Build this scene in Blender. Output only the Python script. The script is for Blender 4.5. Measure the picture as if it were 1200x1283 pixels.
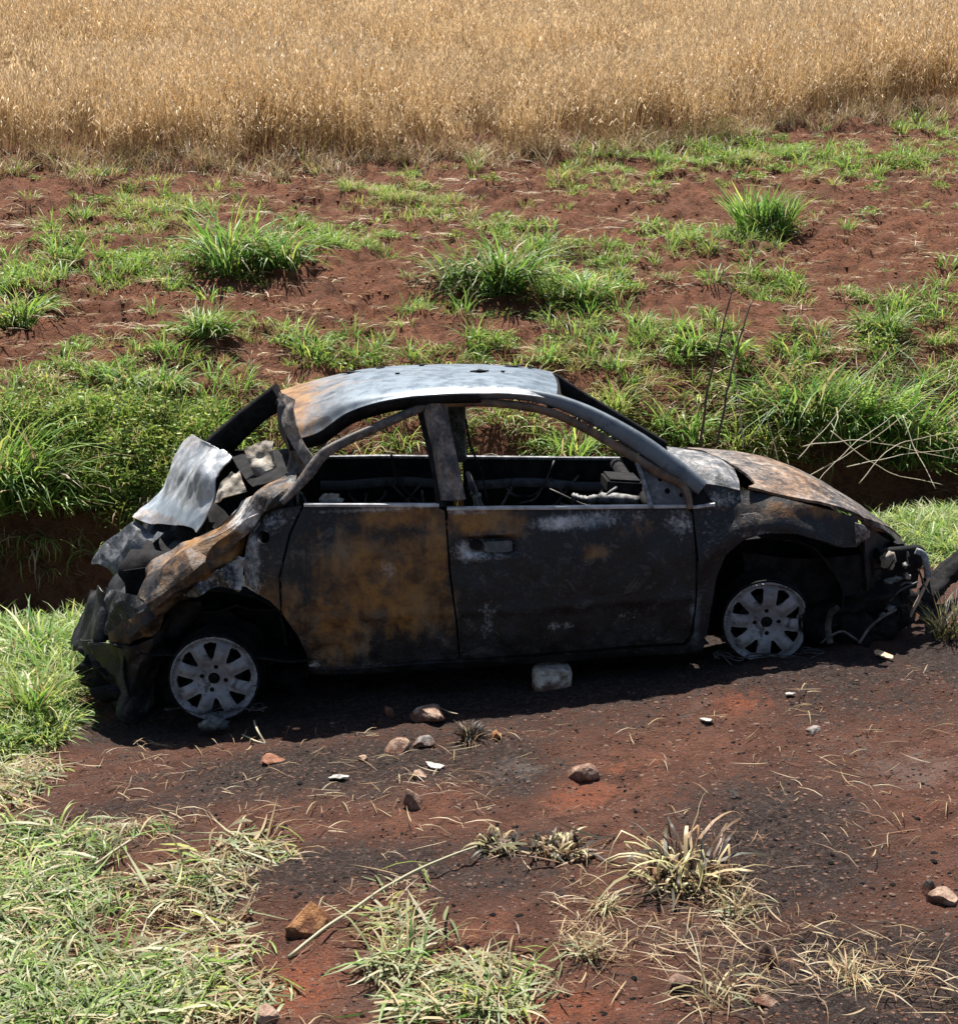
import bpy, bmesh, math, random
import numpy as np
from mathutils import Vector, Matrix, Euler
from mathutils.geometry import delaunay_2d_cdt

# ------------------------------------------------------------------ scene, camera, light
for o in list(bpy.data.objects):
    bpy.data.objects.remove(o, do_unlink=True)
scene = bpy.context.scene
COL = scene.collection
random.seed(4); rng = np.random.default_rng(4)

CAR_O = (-1.19, 6.54, 0.0)
CAR_YAW = 0.05236
CAR_PITCH = 0.03491
CAM_H = 2.2509
C = {"rear_door": [[0.449, 0.971], [0.767, 0.963], [1.042, 0.944], [1.074, 0.924], [1.076, 0.852], [1.082, 0.639], [1.103, 0.416], [1.111, 0.235], [0.767, 0.227], [0.479, 0.222], [0.433, 0.232], [0.425, 0.293], [0.392, 0.395], [0.33, 0.502], [0.333, 0.667], [0.386, 0.851]],
 "rear_quarter": [[0.243, 0.926], [0.326, 0.962], [0.439, 0.975], [0.376, 0.855], [0.322, 0.671], [0.32, 0.513], [0.277, 0.56], [0.208, 0.6], [0.166, 0.617], [0.161, 0.69], [0.178, 0.791], [0.204, 0.87]],
 "front_door": [[1.088, 0.927], [1.583, 0.916], [2.166, 0.89], [2.185, 0.867], [2.195, 0.661], [2.189, 0.437], [2.17, 0.307], [2.142, 0.265], [1.567, 0.25], [1.119, 0.235], [1.111, 0.415], [1.091, 0.639], [1.084, 0.84]],
 "fender": [[2.194, 0.877], [2.292, 0.899], [2.238, 0.977], [2.321, 0.988], [2.401, 0.959], [2.52, 0.932], [2.665, 0.896], [2.811, 0.853], [2.954, 0.803], [2.962, 0.773], [3.01, 0.723], [2.945, 0.67], [2.879, 0.677], [2.776, 0.719], [2.652, 0.758], [2.509, 0.768], [2.411, 0.739], [2.331, 0.673], [2.291, 0.574], [2.264, 0.434], [2.249, 0.292], [2.197, 0.264], [2.183, 0.299], [2.198, 0.437], [2.204, 0.66]],
 "sill": [[0.434, 0.215], [0.767, 0.213], [1.112, 0.218], [1.569, 0.233], [2.146, 0.249], [2.186, 0.282], [2.245, 0.267], [2.23, 0.219], [2.156, 0.207], [1.568, 0.191], [1.11, 0.177], [0.765, 0.172], [0.447, 0.18]],
 "quarter_fold": [[0.165, 0.749], [0.096, 0.726], [0.012, 0.69], [-0.052, 0.642], [-0.109, 0.586], [-0.052, 0.583], [0.007, 0.617], [0.089, 0.624], [0.153, 0.613]],
 "fuel_hole": [0.266, 0.845],
 "handle": [1.285, 0.765],
 "blobs": {"rust": [[0.871, 0.912, 0.218, 0.058, 0.8], [1.024, 0.752, 0.058, 0.2, 0.8], [0.75, 0.618, 0.273, 0.218, 0.85], [0.649, 0.733, 0.218, 0.164, 0.35], [0.562, 0.442, 0.145, 0.182, 0.75], [0.924, 0.499, 0.182, 0.145, 0.7], [0.282, 0.53, 0.145, 0.109, 0.6], [0.356, 0.582, 0.109, 0.091, 0.5], [0.217, 0.625, 0.065, 0.091, 0.3], [1.225, 0.881, 0.218, 0.065, 0.9], [1.366, 0.816, 0.109, 0.036, 0.5], [1.741, 0.719, 0.065, 0.036, 0.6], [1.941, 0.838, 0.145, 0.073, 0.25], [2.702, 0.858, 0.291, 0.044, 0.5]],
 "pale": [[1.582, 0.85, 0.145, 0.036, 0.75], [1.726, 0.866, 0.255, 0.051, 0.45], [1.942, 0.874, 0.182, 0.044, 0.4], [0.288, 0.913, 0.127, 0.051, 0.35], [0.197, 0.754, 0.051, 0.182, 0.55], [0.71, 0.894, 0.109, 0.109, 0.2], [0.806, 0.671, 0.051, 0.065, 0.5], [1.184, 0.744, 0.095, 0.058, 0.7], [1.292, 0.739, 0.124, 0.051, 0.5], [1.253, 0.427, 0.058, 0.145, 0.4], [1.588, 0.381, 0.109, 0.029, 0.4], [1.899, 0.414, 0.091, 0.036, 0.35], [1.191, 0.919, 0.145, 0.015, 0.6], [2.122, 0.83, 0.091, 0.091, 0.5], [2.266, 0.841, 0.08, 0.145, 0.35], [2.339, 0.929, 0.109, 0.051, 0.5], [2.192, 0.512, 0.051, 0.218, 0.25], [2.484, 0.765, 0.218, 0.025, 0.35], [0.766, 0.945, 0.327, 0.018, 0.6], [0.451, 0.243, 0.036, 0.022, 0.7]],
 "steel_sheen": [[1.654, 0.851, 0.291, 0.051, 0.6], [1.54, 0.617, 0.327, 0.218, 0.35], [1.36, 0.626, 0.218, 0.218, 0.3], [2.008, 0.446, 0.218, 0.145, 0.3], [0.753, 0.673, 0.073, 0.091, 0.4], [2.191, 0.4, 0.036, 0.218, 0.5]]}, "rail_top": [[0.984, 0.284, 1.42], [1.184, 0.285, 1.422], [1.403, 0.281, 1.414], [1.547, 0.271, 1.391], [1.661, 0.252, 1.352], [1.795, 0.222, 1.288], [1.969, 0.172, 1.181], [2.122, 0.118, 1.066], [2.24, 0.074, 0.973]],  # blobs on the front door paint its bluish sheen as well as bare metal
 "door_frame_front": [[1.059, 0.267, 1.382], [1.255, 0.266, 1.381], [1.436, 0.256, 1.36], [1.579, 0.239, 1.324], [1.72, 0.207, 1.256], [1.893, 0.158, 1.15], [2.048, 0.11, 1.049], [2.144, 0.086, 0.997], [2.169, 0.063, 0.949], [2.175, 0.04, 0.887]],
 "b_pillar_l": [[1.005, 0.277, 1.405], [1.025, 0.22, 1.284], [1.053, 0.148, 1.129], [1.074, 0.053, 0.927]],
 "b_pillar_r": [[1.092, 0.269, 1.388], [1.11, 0.211, 1.263], [1.134, 0.138, 1.109], [1.167, 0.053, 0.927]],
 "rear_frame": [[0.348, 0.082, 0.99], [0.421, 0.112, 1.054], [0.487, 0.146, 1.125], [0.531, 0.17, 1.177], [0.579, 0.185, 1.209], [0.688, 0.207, 1.256], [0.853, 0.236, 1.318], [1.008, 0.264, 1.377]],
 "rear_frame_front": [[0.996, 0.272, 1.351], [1.031, 0.199, 1.195], [1.053, 0.135, 1.059], [1.061, 0.078, 0.938]],
 "sail_plate": [[1.952, 0.142, 1.117], [2.051, 0.11, 1.048], [2.148, 0.084, 0.994], [2.167, 0.04, 0.895], [2.002, 0.041, 0.902]],
 "sail_bar": [[1.942, 0.147, 1.128], [1.973, 0.099, 1.025], [2.001, 0.04, 0.899]],
 "fender_plate": [[2.193, 0.094, 0.994], [2.247, 0.074, 0.951], [2.293, 0.051, 0.902], [2.191, 0.05, 0.888]],
 "a_base": [[2.144, 0.236, 1.105], [2.194, 0.247, 1.127], [2.319, 0.228, 1.088], [2.405, 0.199, 1.025], [2.433, 0.16, 0.942]],
 "cowl": [[[2.133, 0.12, 1.05], [2.216, 0.1, 0.999], [2.318, 0.1, 0.976], [2.413, 0.1, 0.95]], [[2.12, 0.25, 1.096], [2.214, 0.22, 1.075], [2.328, 0.2, 1.044], [2.431, 0.2, 0.98]], [[2.153, 0.5, 1.102], [2.224, 0.45, 1.099], [2.354, 0.4, 1.067], [2.438, 0.35, 1.007]]],
 "roof": [[[0.416, 0.3, 1.24], [0.524, 0.28, 1.275], [0.656, 0.26, 1.359], [0.803, 0.24, 1.403], [1.002, 0.22, 1.426], [1.29, 0.22, 1.425], [1.471, 0.23, 1.406], [1.603, 0.25, 1.373]], [[0.381, 0.38, 1.308], [0.494, 0.36, 1.339], [0.63, 0.34, 1.406], [0.796, 0.32, 1.438], [1.004, 0.3, 1.453], [1.296, 0.3, 1.449], [1.478, 0.3, 1.43], [1.615, 0.32, 1.393]], [[0.347, 0.65, 1.369], [0.467, 0.65, 1.406], [0.629, 0.65, 1.453], [0.801, 0.65, 1.476], [1.019, 0.65, 1.483], [1.317, 0.65, 1.475], [1.508, 0.65, 1.456], [1.649, 0.65, 1.415]], [[0.303, 1.0, 1.384], [0.436, 1.0, 1.419], [0.625, 1.0, 1.455], [0.809, 1.0, 1.476], [1.037, 1.0, 1.483], [1.337, 1.0, 1.471], [1.529, 1.0, 1.451], [1.665, 1.0, 1.418]], [[0.268, 1.32, 1.345], [0.415, 1.32, 1.389], [0.621, 1.32, 1.431], [0.812, 1.32, 1.448], [1.046, 1.32, 1.456], [1.354, 1.32, 1.443], [1.542, 1.32, 1.423], [1.684, 1.32, 1.393]], [[0.264, 1.45, 1.305], [0.413, 1.45, 1.337], [0.622, 1.45, 1.38], [0.813, 1.45, 1.402], [1.051, 1.45, 1.409], [1.36, 1.45, 1.401], [1.547, 1.45, 1.381], [1.687, 1.45, 1.35]]],
 "c_pillar": [[[0.339, 0.46, 1.444], [0.346, 0.4, 1.362], [0.365, 0.33, 1.278], [0.416, 0.25, 1.185], [0.477, 0.18, 1.106]], [[0.411, 0.36, 1.42], [0.423, 0.32, 1.325], [0.443, 0.28, 1.245], [0.479, 0.22, 1.194], [0.523, 0.16, 1.15]]],
 "c_pillar_inner": [[[0.344, 0.44, 1.431], [0.344, 0.42, 1.341], [0.345, 0.42, 1.236], [0.353, 0.42, 1.124], [0.357, 0.4, 1.036]], [[0.365, 0.4, 1.306], [0.379, 0.36, 1.244], [0.406, 0.34, 1.182], [0.456, 0.3, 1.112], [0.484, 0.26, 1.062]]],
 "parcel_shelf": [[[0.204, 0.35, 1.014], [0.327, 0.32, 1.051], [0.497, 0.25, 1.093]], [[0.093, 0.8, 1.026], [0.253, 0.8, 1.079], [0.448, 0.8, 1.082]], [[-0.011, 1.4, 1.008], [0.18, 1.4, 1.039], [0.404, 1.4, 1.042]]],
 "far_c_pillar": [[-0.099, 1.52, 1.037], [0.033, 1.47, 1.155], [0.173, 1.4, 1.264], [0.272, 1.36, 1.324]],
 "far_a_pillar": [[1.698, 1.43, 1.351], [1.869, 1.46, 1.23], [2.088, 1.5, 1.086], [2.312, 1.55, 0.938]],
 "far_rail": [[0.266, 1.42, 1.3], [0.638, 1.44, 1.351], [1.146, 1.45, 1.346], [1.698, 1.44, 1.325]],
 "far_b_pillar": [[1.184, 1.44, 1.239], [1.189, 1.52, 1.077], [1.19, 1.6, 0.912]],
 "far_belt": [[0.416, 1.62, 0.951], [0.786, 1.64, 0.941], [1.311, 1.64, 0.914], [1.751, 1.64, 0.89], [2.059, 1.63, 0.874]],
 "far_door_low": [[0.397, 1.66, 0.647], [2.058, 1.66, 0.572]],
 "hood": [[[2.453, 0.1, 0.963], [2.555, 0.1, 0.933], [2.669, 0.1, 0.902], [2.794, 0.1, 0.87], [2.918, 0.12, 0.827], [3.002, 0.16, 0.782]], [[2.506, 0.22, 0.965], [2.627, 0.24, 0.945], [2.756, 0.26, 0.91], [2.89, 0.28, 0.862], [3.021, 0.3, 0.799], [3.124, 0.32, 0.725]], [[2.459, 0.5, 1.004], [2.594, 0.5, 0.987], [2.754, 0.52, 0.949], [2.919, 0.55, 0.874], [3.086, 0.58, 0.774], [3.253, 0.6, 0.643]], [[2.394, 0.85, 1.011], [2.576, 0.85, 0.991], [2.763, 0.87, 0.939], [2.955, 0.9, 0.852], [3.147, 0.92, 0.728], [3.413, 0.95, 0.53]], [[2.371, 1.2, 0.979], [2.59, 1.2, 0.957], [2.802, 1.2, 0.906], [2.993, 1.2, 0.821], [3.208, 1.2, 0.687], [3.526, 1.2, 0.438]], [[2.391, 1.5, 0.915], [2.61, 1.5, 0.893], [2.83, 1.5, 0.835], [3.042, 1.5, 0.737], [3.252, 1.5, 0.603], [3.575, 1.48, 0.349]]],
 "front_lip": [[[3.005, 0.17, 0.776], [3.131, 0.32, 0.717], [3.265, 0.6, 0.626], [3.426, 0.95, 0.513], [3.539, 1.2, 0.42]], [[3.001, 0.18, 0.755], [3.15, 0.33, 0.687], [3.302, 0.6, 0.568], [3.46, 0.95, 0.448], [3.566, 1.2, 0.375]]],
 "trunk_lid": [[[-0.105, 0.42, 0.818], [-0.145, 0.5, 0.826], [-0.286, 0.75, 0.794], [-0.466, 1.0, 0.764]], [[-0.011, 0.42, 0.935], [-0.091, 0.52, 0.935], [-0.246, 0.8, 0.902], [-0.403, 1.1, 0.853]], [[0.001, 0.45, 1.058], [-0.081, 0.6, 1.06], [-0.213, 0.9, 1.023], [-0.34, 1.2, 0.97]], [[0.087, 0.5, 1.141], [-0.019, 0.7, 1.142], [-0.161, 1.0, 1.11], [-0.3, 1.3, 1.053]], [[0.054, 0.6, 1.154], [-0.045, 0.8, 1.167], [-0.147, 1.1, 1.155], [-0.281, 1.4, 1.105]]],
 "trunk_lower": [[[-0.458, 1.0, 0.759], [-0.374, 0.9, 0.715], [-0.263, 0.7, 0.743]], [[-0.559, 1.05, 0.708], [-0.493, 0.95, 0.66], [-0.405, 0.8, 0.608]], [[-0.656, 1.1, 0.627], [-0.575, 1.0, 0.591], [-0.507, 0.9, 0.528]], [[-0.728, 1.15, 0.51], [-0.646, 1.05, 0.529], [-0.582, 1.0, 0.504]]],
 "quarter_crumple": [[[0.419, 0.26, 1.065], [0.27, 0.32, 1.031], [0.155, 0.38, 0.973], [0.025, 0.42, 0.865], [-0.106, 0.42, 0.803], [-0.205, 0.4, 0.72], [-0.292, 0.35, 0.647], [-0.356, 0.28, 0.527]], [[0.424, 0.18, 1.057], [0.301, 0.16, 1.025], [0.206, 0.15, 0.969], [0.102, 0.13, 0.883], [-0.022, 0.12, 0.817], [-0.118, 0.1, 0.735], [-0.206, 0.1, 0.654], [-0.297, 0.12, 0.565]], [[0.418, 0.14, 1.046], [0.329, 0.1, 0.995], [0.252, 0.09, 0.939], [0.158, 0.06, 0.866], [0.048, 0.05, 0.786], [-0.063, 0.04, 0.698], [-0.167, 0.04, 0.623], [-0.26, 0.06, 0.556]], [[0.404, 0.12, 1.024], [0.329, 0.12, 0.955], [0.249, 0.16, 0.87], [0.14, 0.17, 0.755], [0.02, 0.16, 0.673], [-0.076, 0.14, 0.601], [-0.162, 0.12, 0.558], [-0.246, 0.12, 0.495]]],
 "bumper_a": [[[-0.54, 0.55, 0.537], [-0.631, 0.8, 0.476], [-0.771, 1.2, 0.355]], [[-0.502, 0.45, 0.459], [-0.613, 0.6, 0.366], [-0.799, 1.1, 0.219]], [[-0.52, 0.45, 0.323], [-0.63, 0.55, 0.233], [-0.833, 1.05, 0.132]], [[-0.566, 0.5, 0.244], [-0.667, 0.6, 0.176], [-0.814, 1.0, 0.099]]],
 "bumper_b": [[[-0.3, 0.2, 0.559], [-0.411, 0.35, 0.538], [-0.545, 0.55, 0.53]], [[-0.305, 0.14, 0.511], [-0.412, 0.28, 0.468], [-0.507, 0.45, 0.444]], [[-0.346, 0.14, 0.438], [-0.436, 0.25, 0.375], [-0.518, 0.42, 0.327]]],
 "bumper_c": [[[-0.226, 0.12, 0.561], [-0.305, 0.1, 0.522], [-0.405, 0.12, 0.465], [-0.483, 0.2, 0.395]], [[-0.213, 0.12, 0.493], [-0.285, 0.08, 0.463], [-0.378, 0.1, 0.406], [-0.483, 0.2, 0.349]], [[-0.259, 0.16, 0.402], [-0.318, 0.12, 0.386], [-0.386, 0.12, 0.352], [-0.454, 0.2, 0.302]]],
 "bumper_d": [[[-0.042, 0.14, 0.562], [-0.126, 0.16, 0.535], [-0.211, 0.18, 0.496]], [[-0.063, 0.2, 0.48], [-0.164, 0.18, 0.445], [-0.267, 0.2, 0.38]], [[-0.166, 0.24, 0.383], [-0.279, 0.22, 0.31], [-0.393, 0.24, 0.287]], [[-0.216, 0.3, 0.323], [-0.313, 0.3, 0.266], [-0.432, 0.34, 0.244]]],
 "sag": [[[-0.189, 0.18, 0.457], [-0.319, 0.16, 0.375], [-0.472, 0.2, 0.352], [-0.706, 0.6, 0.27]], [[-0.24, 0.2, 0.303], [-0.341, 0.18, 0.218], [-0.49, 0.22, 0.175], [-0.687, 0.6, 0.128]], [[-0.281, 0.22, 0.126], [-0.368, 0.2, 0.06], [-0.468, 0.24, 0.033], [-0.645, 0.6, -0.016]], [[-0.305, 0.26, -0.002], [-0.371, 0.24, -0.039], [-0.446, 0.28, -0.06], [-0.583, 0.6, -0.109]]],
 "sag2": [[[0.206, 0.35, 0.334], [-0.046, 0.35, 0.463], [-0.277, 0.35, 0.358]], [[0.21, 0.36, 0.096], [-0.056, 0.38, 0.103], [-0.333, 0.36, 0.124]], [[0.178, 0.4, -0.054], [-0.074, 0.42, -0.088], [-0.37, 0.4, -0.037]]],
 "rear_sheet": [[[-0.093, 0.5, 0.816], [-0.294, 0.8, 0.784], [-0.465, 1.04, 0.756]], [[-0.177, 0.48, 0.701], [-0.408, 0.8, 0.669], [-0.639, 1.1, 0.626]], [[-0.281, 0.36, 0.568], [-0.515, 0.72, 0.519], [-0.743, 1.14, 0.453]], [[-0.341, 0.28, 0.438], [-0.542, 0.55, 0.376], [-0.81, 1.1, 0.241]], [[-0.351, 0.28, 0.304], [-0.544, 0.5, 0.243], [-0.825, 1.08, 0.106]]],
 "apron": [[[2.454, 0.22, 0.636], [2.707, 0.24, 0.589], [2.917, 0.26, 0.586], [3.089, 0.3, 0.588]], [[2.472, 0.22, 0.528], [2.708, 0.24, 0.493], [2.918, 0.26, 0.497], [3.106, 0.3, 0.487]], [[2.529, 0.22, 0.429], [2.723, 0.24, 0.369], [2.881, 0.26, 0.387], [3.1, 0.3, 0.394]]],
 "inner_front": [[[3.016, 0.22, 0.762], [3.17, 0.4, 0.641], [3.402, 0.8, 0.48]], [[3.039, 0.25, 0.61], [3.177, 0.42, 0.55], [3.423, 0.8, 0.462]], [[3.059, 0.28, 0.408], [3.21, 0.45, 0.343], [3.447, 0.8, 0.26]]],
 "lamp_panel": [[[3.131, 0.36, 0.561], [3.242, 0.38, 0.56], [3.361, 0.42, 0.549]], [[3.144, 0.37, 0.469], [3.244, 0.38, 0.461], [3.367, 0.42, 0.454]], [[3.172, 0.38, 0.37], [3.253, 0.39, 0.364], [3.36, 0.43, 0.365]]],
 "radiator_bar": [[3.112, 0.3, 0.58], [3.235, 0.36, 0.568], [3.38, 0.5, 0.538], [3.567, 1.0, 0.377]],
 "bracket": [[3.31, 0.33, 0.579], [3.345, 0.32, 0.56], [3.359, 0.31, 0.496], [3.364, 0.31, 0.449]],
 "lamp": [[3.16, 0.27, 0.549], [3.251, 0.3, 0.519], [3.206, 0.3, 0.455], [3.26, 0.3, 0.464], [3.169, 0.28, 0.45], [3.123, 0.3, 0.353], [3.171, 0.28, 0.317], [3.131, 0.26, 0.293]],
 "wire_a": [[2.942, 0.0, 0.235], [3.001, 0.05, 0.287], [3.076, 0.1, 0.323], [3.176, 0.2, 0.33]],
 "wire_b": [[2.765, 0.0, 0.244], [2.803, -0.02, 0.282], [2.86, 0.0, 0.296], [2.903, 0.02, 0.27], [2.944, 0.03, 0.238]],
 "strap": [[2.866, 0.2, 0.182], [2.854, 0.2, 0.26], [2.863, 0.18, 0.335], [2.894, 0.16, 0.369]],
 "column": [[1.706, 0.55, 0.873], [1.765, 0.5, 0.864], [1.855, 0.45, 0.877], [2.0, 0.4, 0.864]],
 "dashbeam": [[1.94, 0.25, 0.933], [1.997, 0.9, 0.886], [2.04, 1.5, 0.825]],
 "dashbox": [[1.946, 0.6, 0.92]],
 "ash_a": [[0.231, 0.62, 1.116], [0.176, 0.42, 1.026], [0.096, 0.4, 1.01], [0.56, 0.3, 0.947]],
 "wire_c": [[1.194, 0.35, 1.296], [1.213, 0.32, 1.169], [1.256, 0.3, 1.059], [1.277, 0.3, 0.908]],
 "wire_d": [[0.843, 0.5, 1.12], [0.865, 0.4, 1.021], [0.946, 0.3, 0.941], [1.017, 0.2, 0.924]]}
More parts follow.
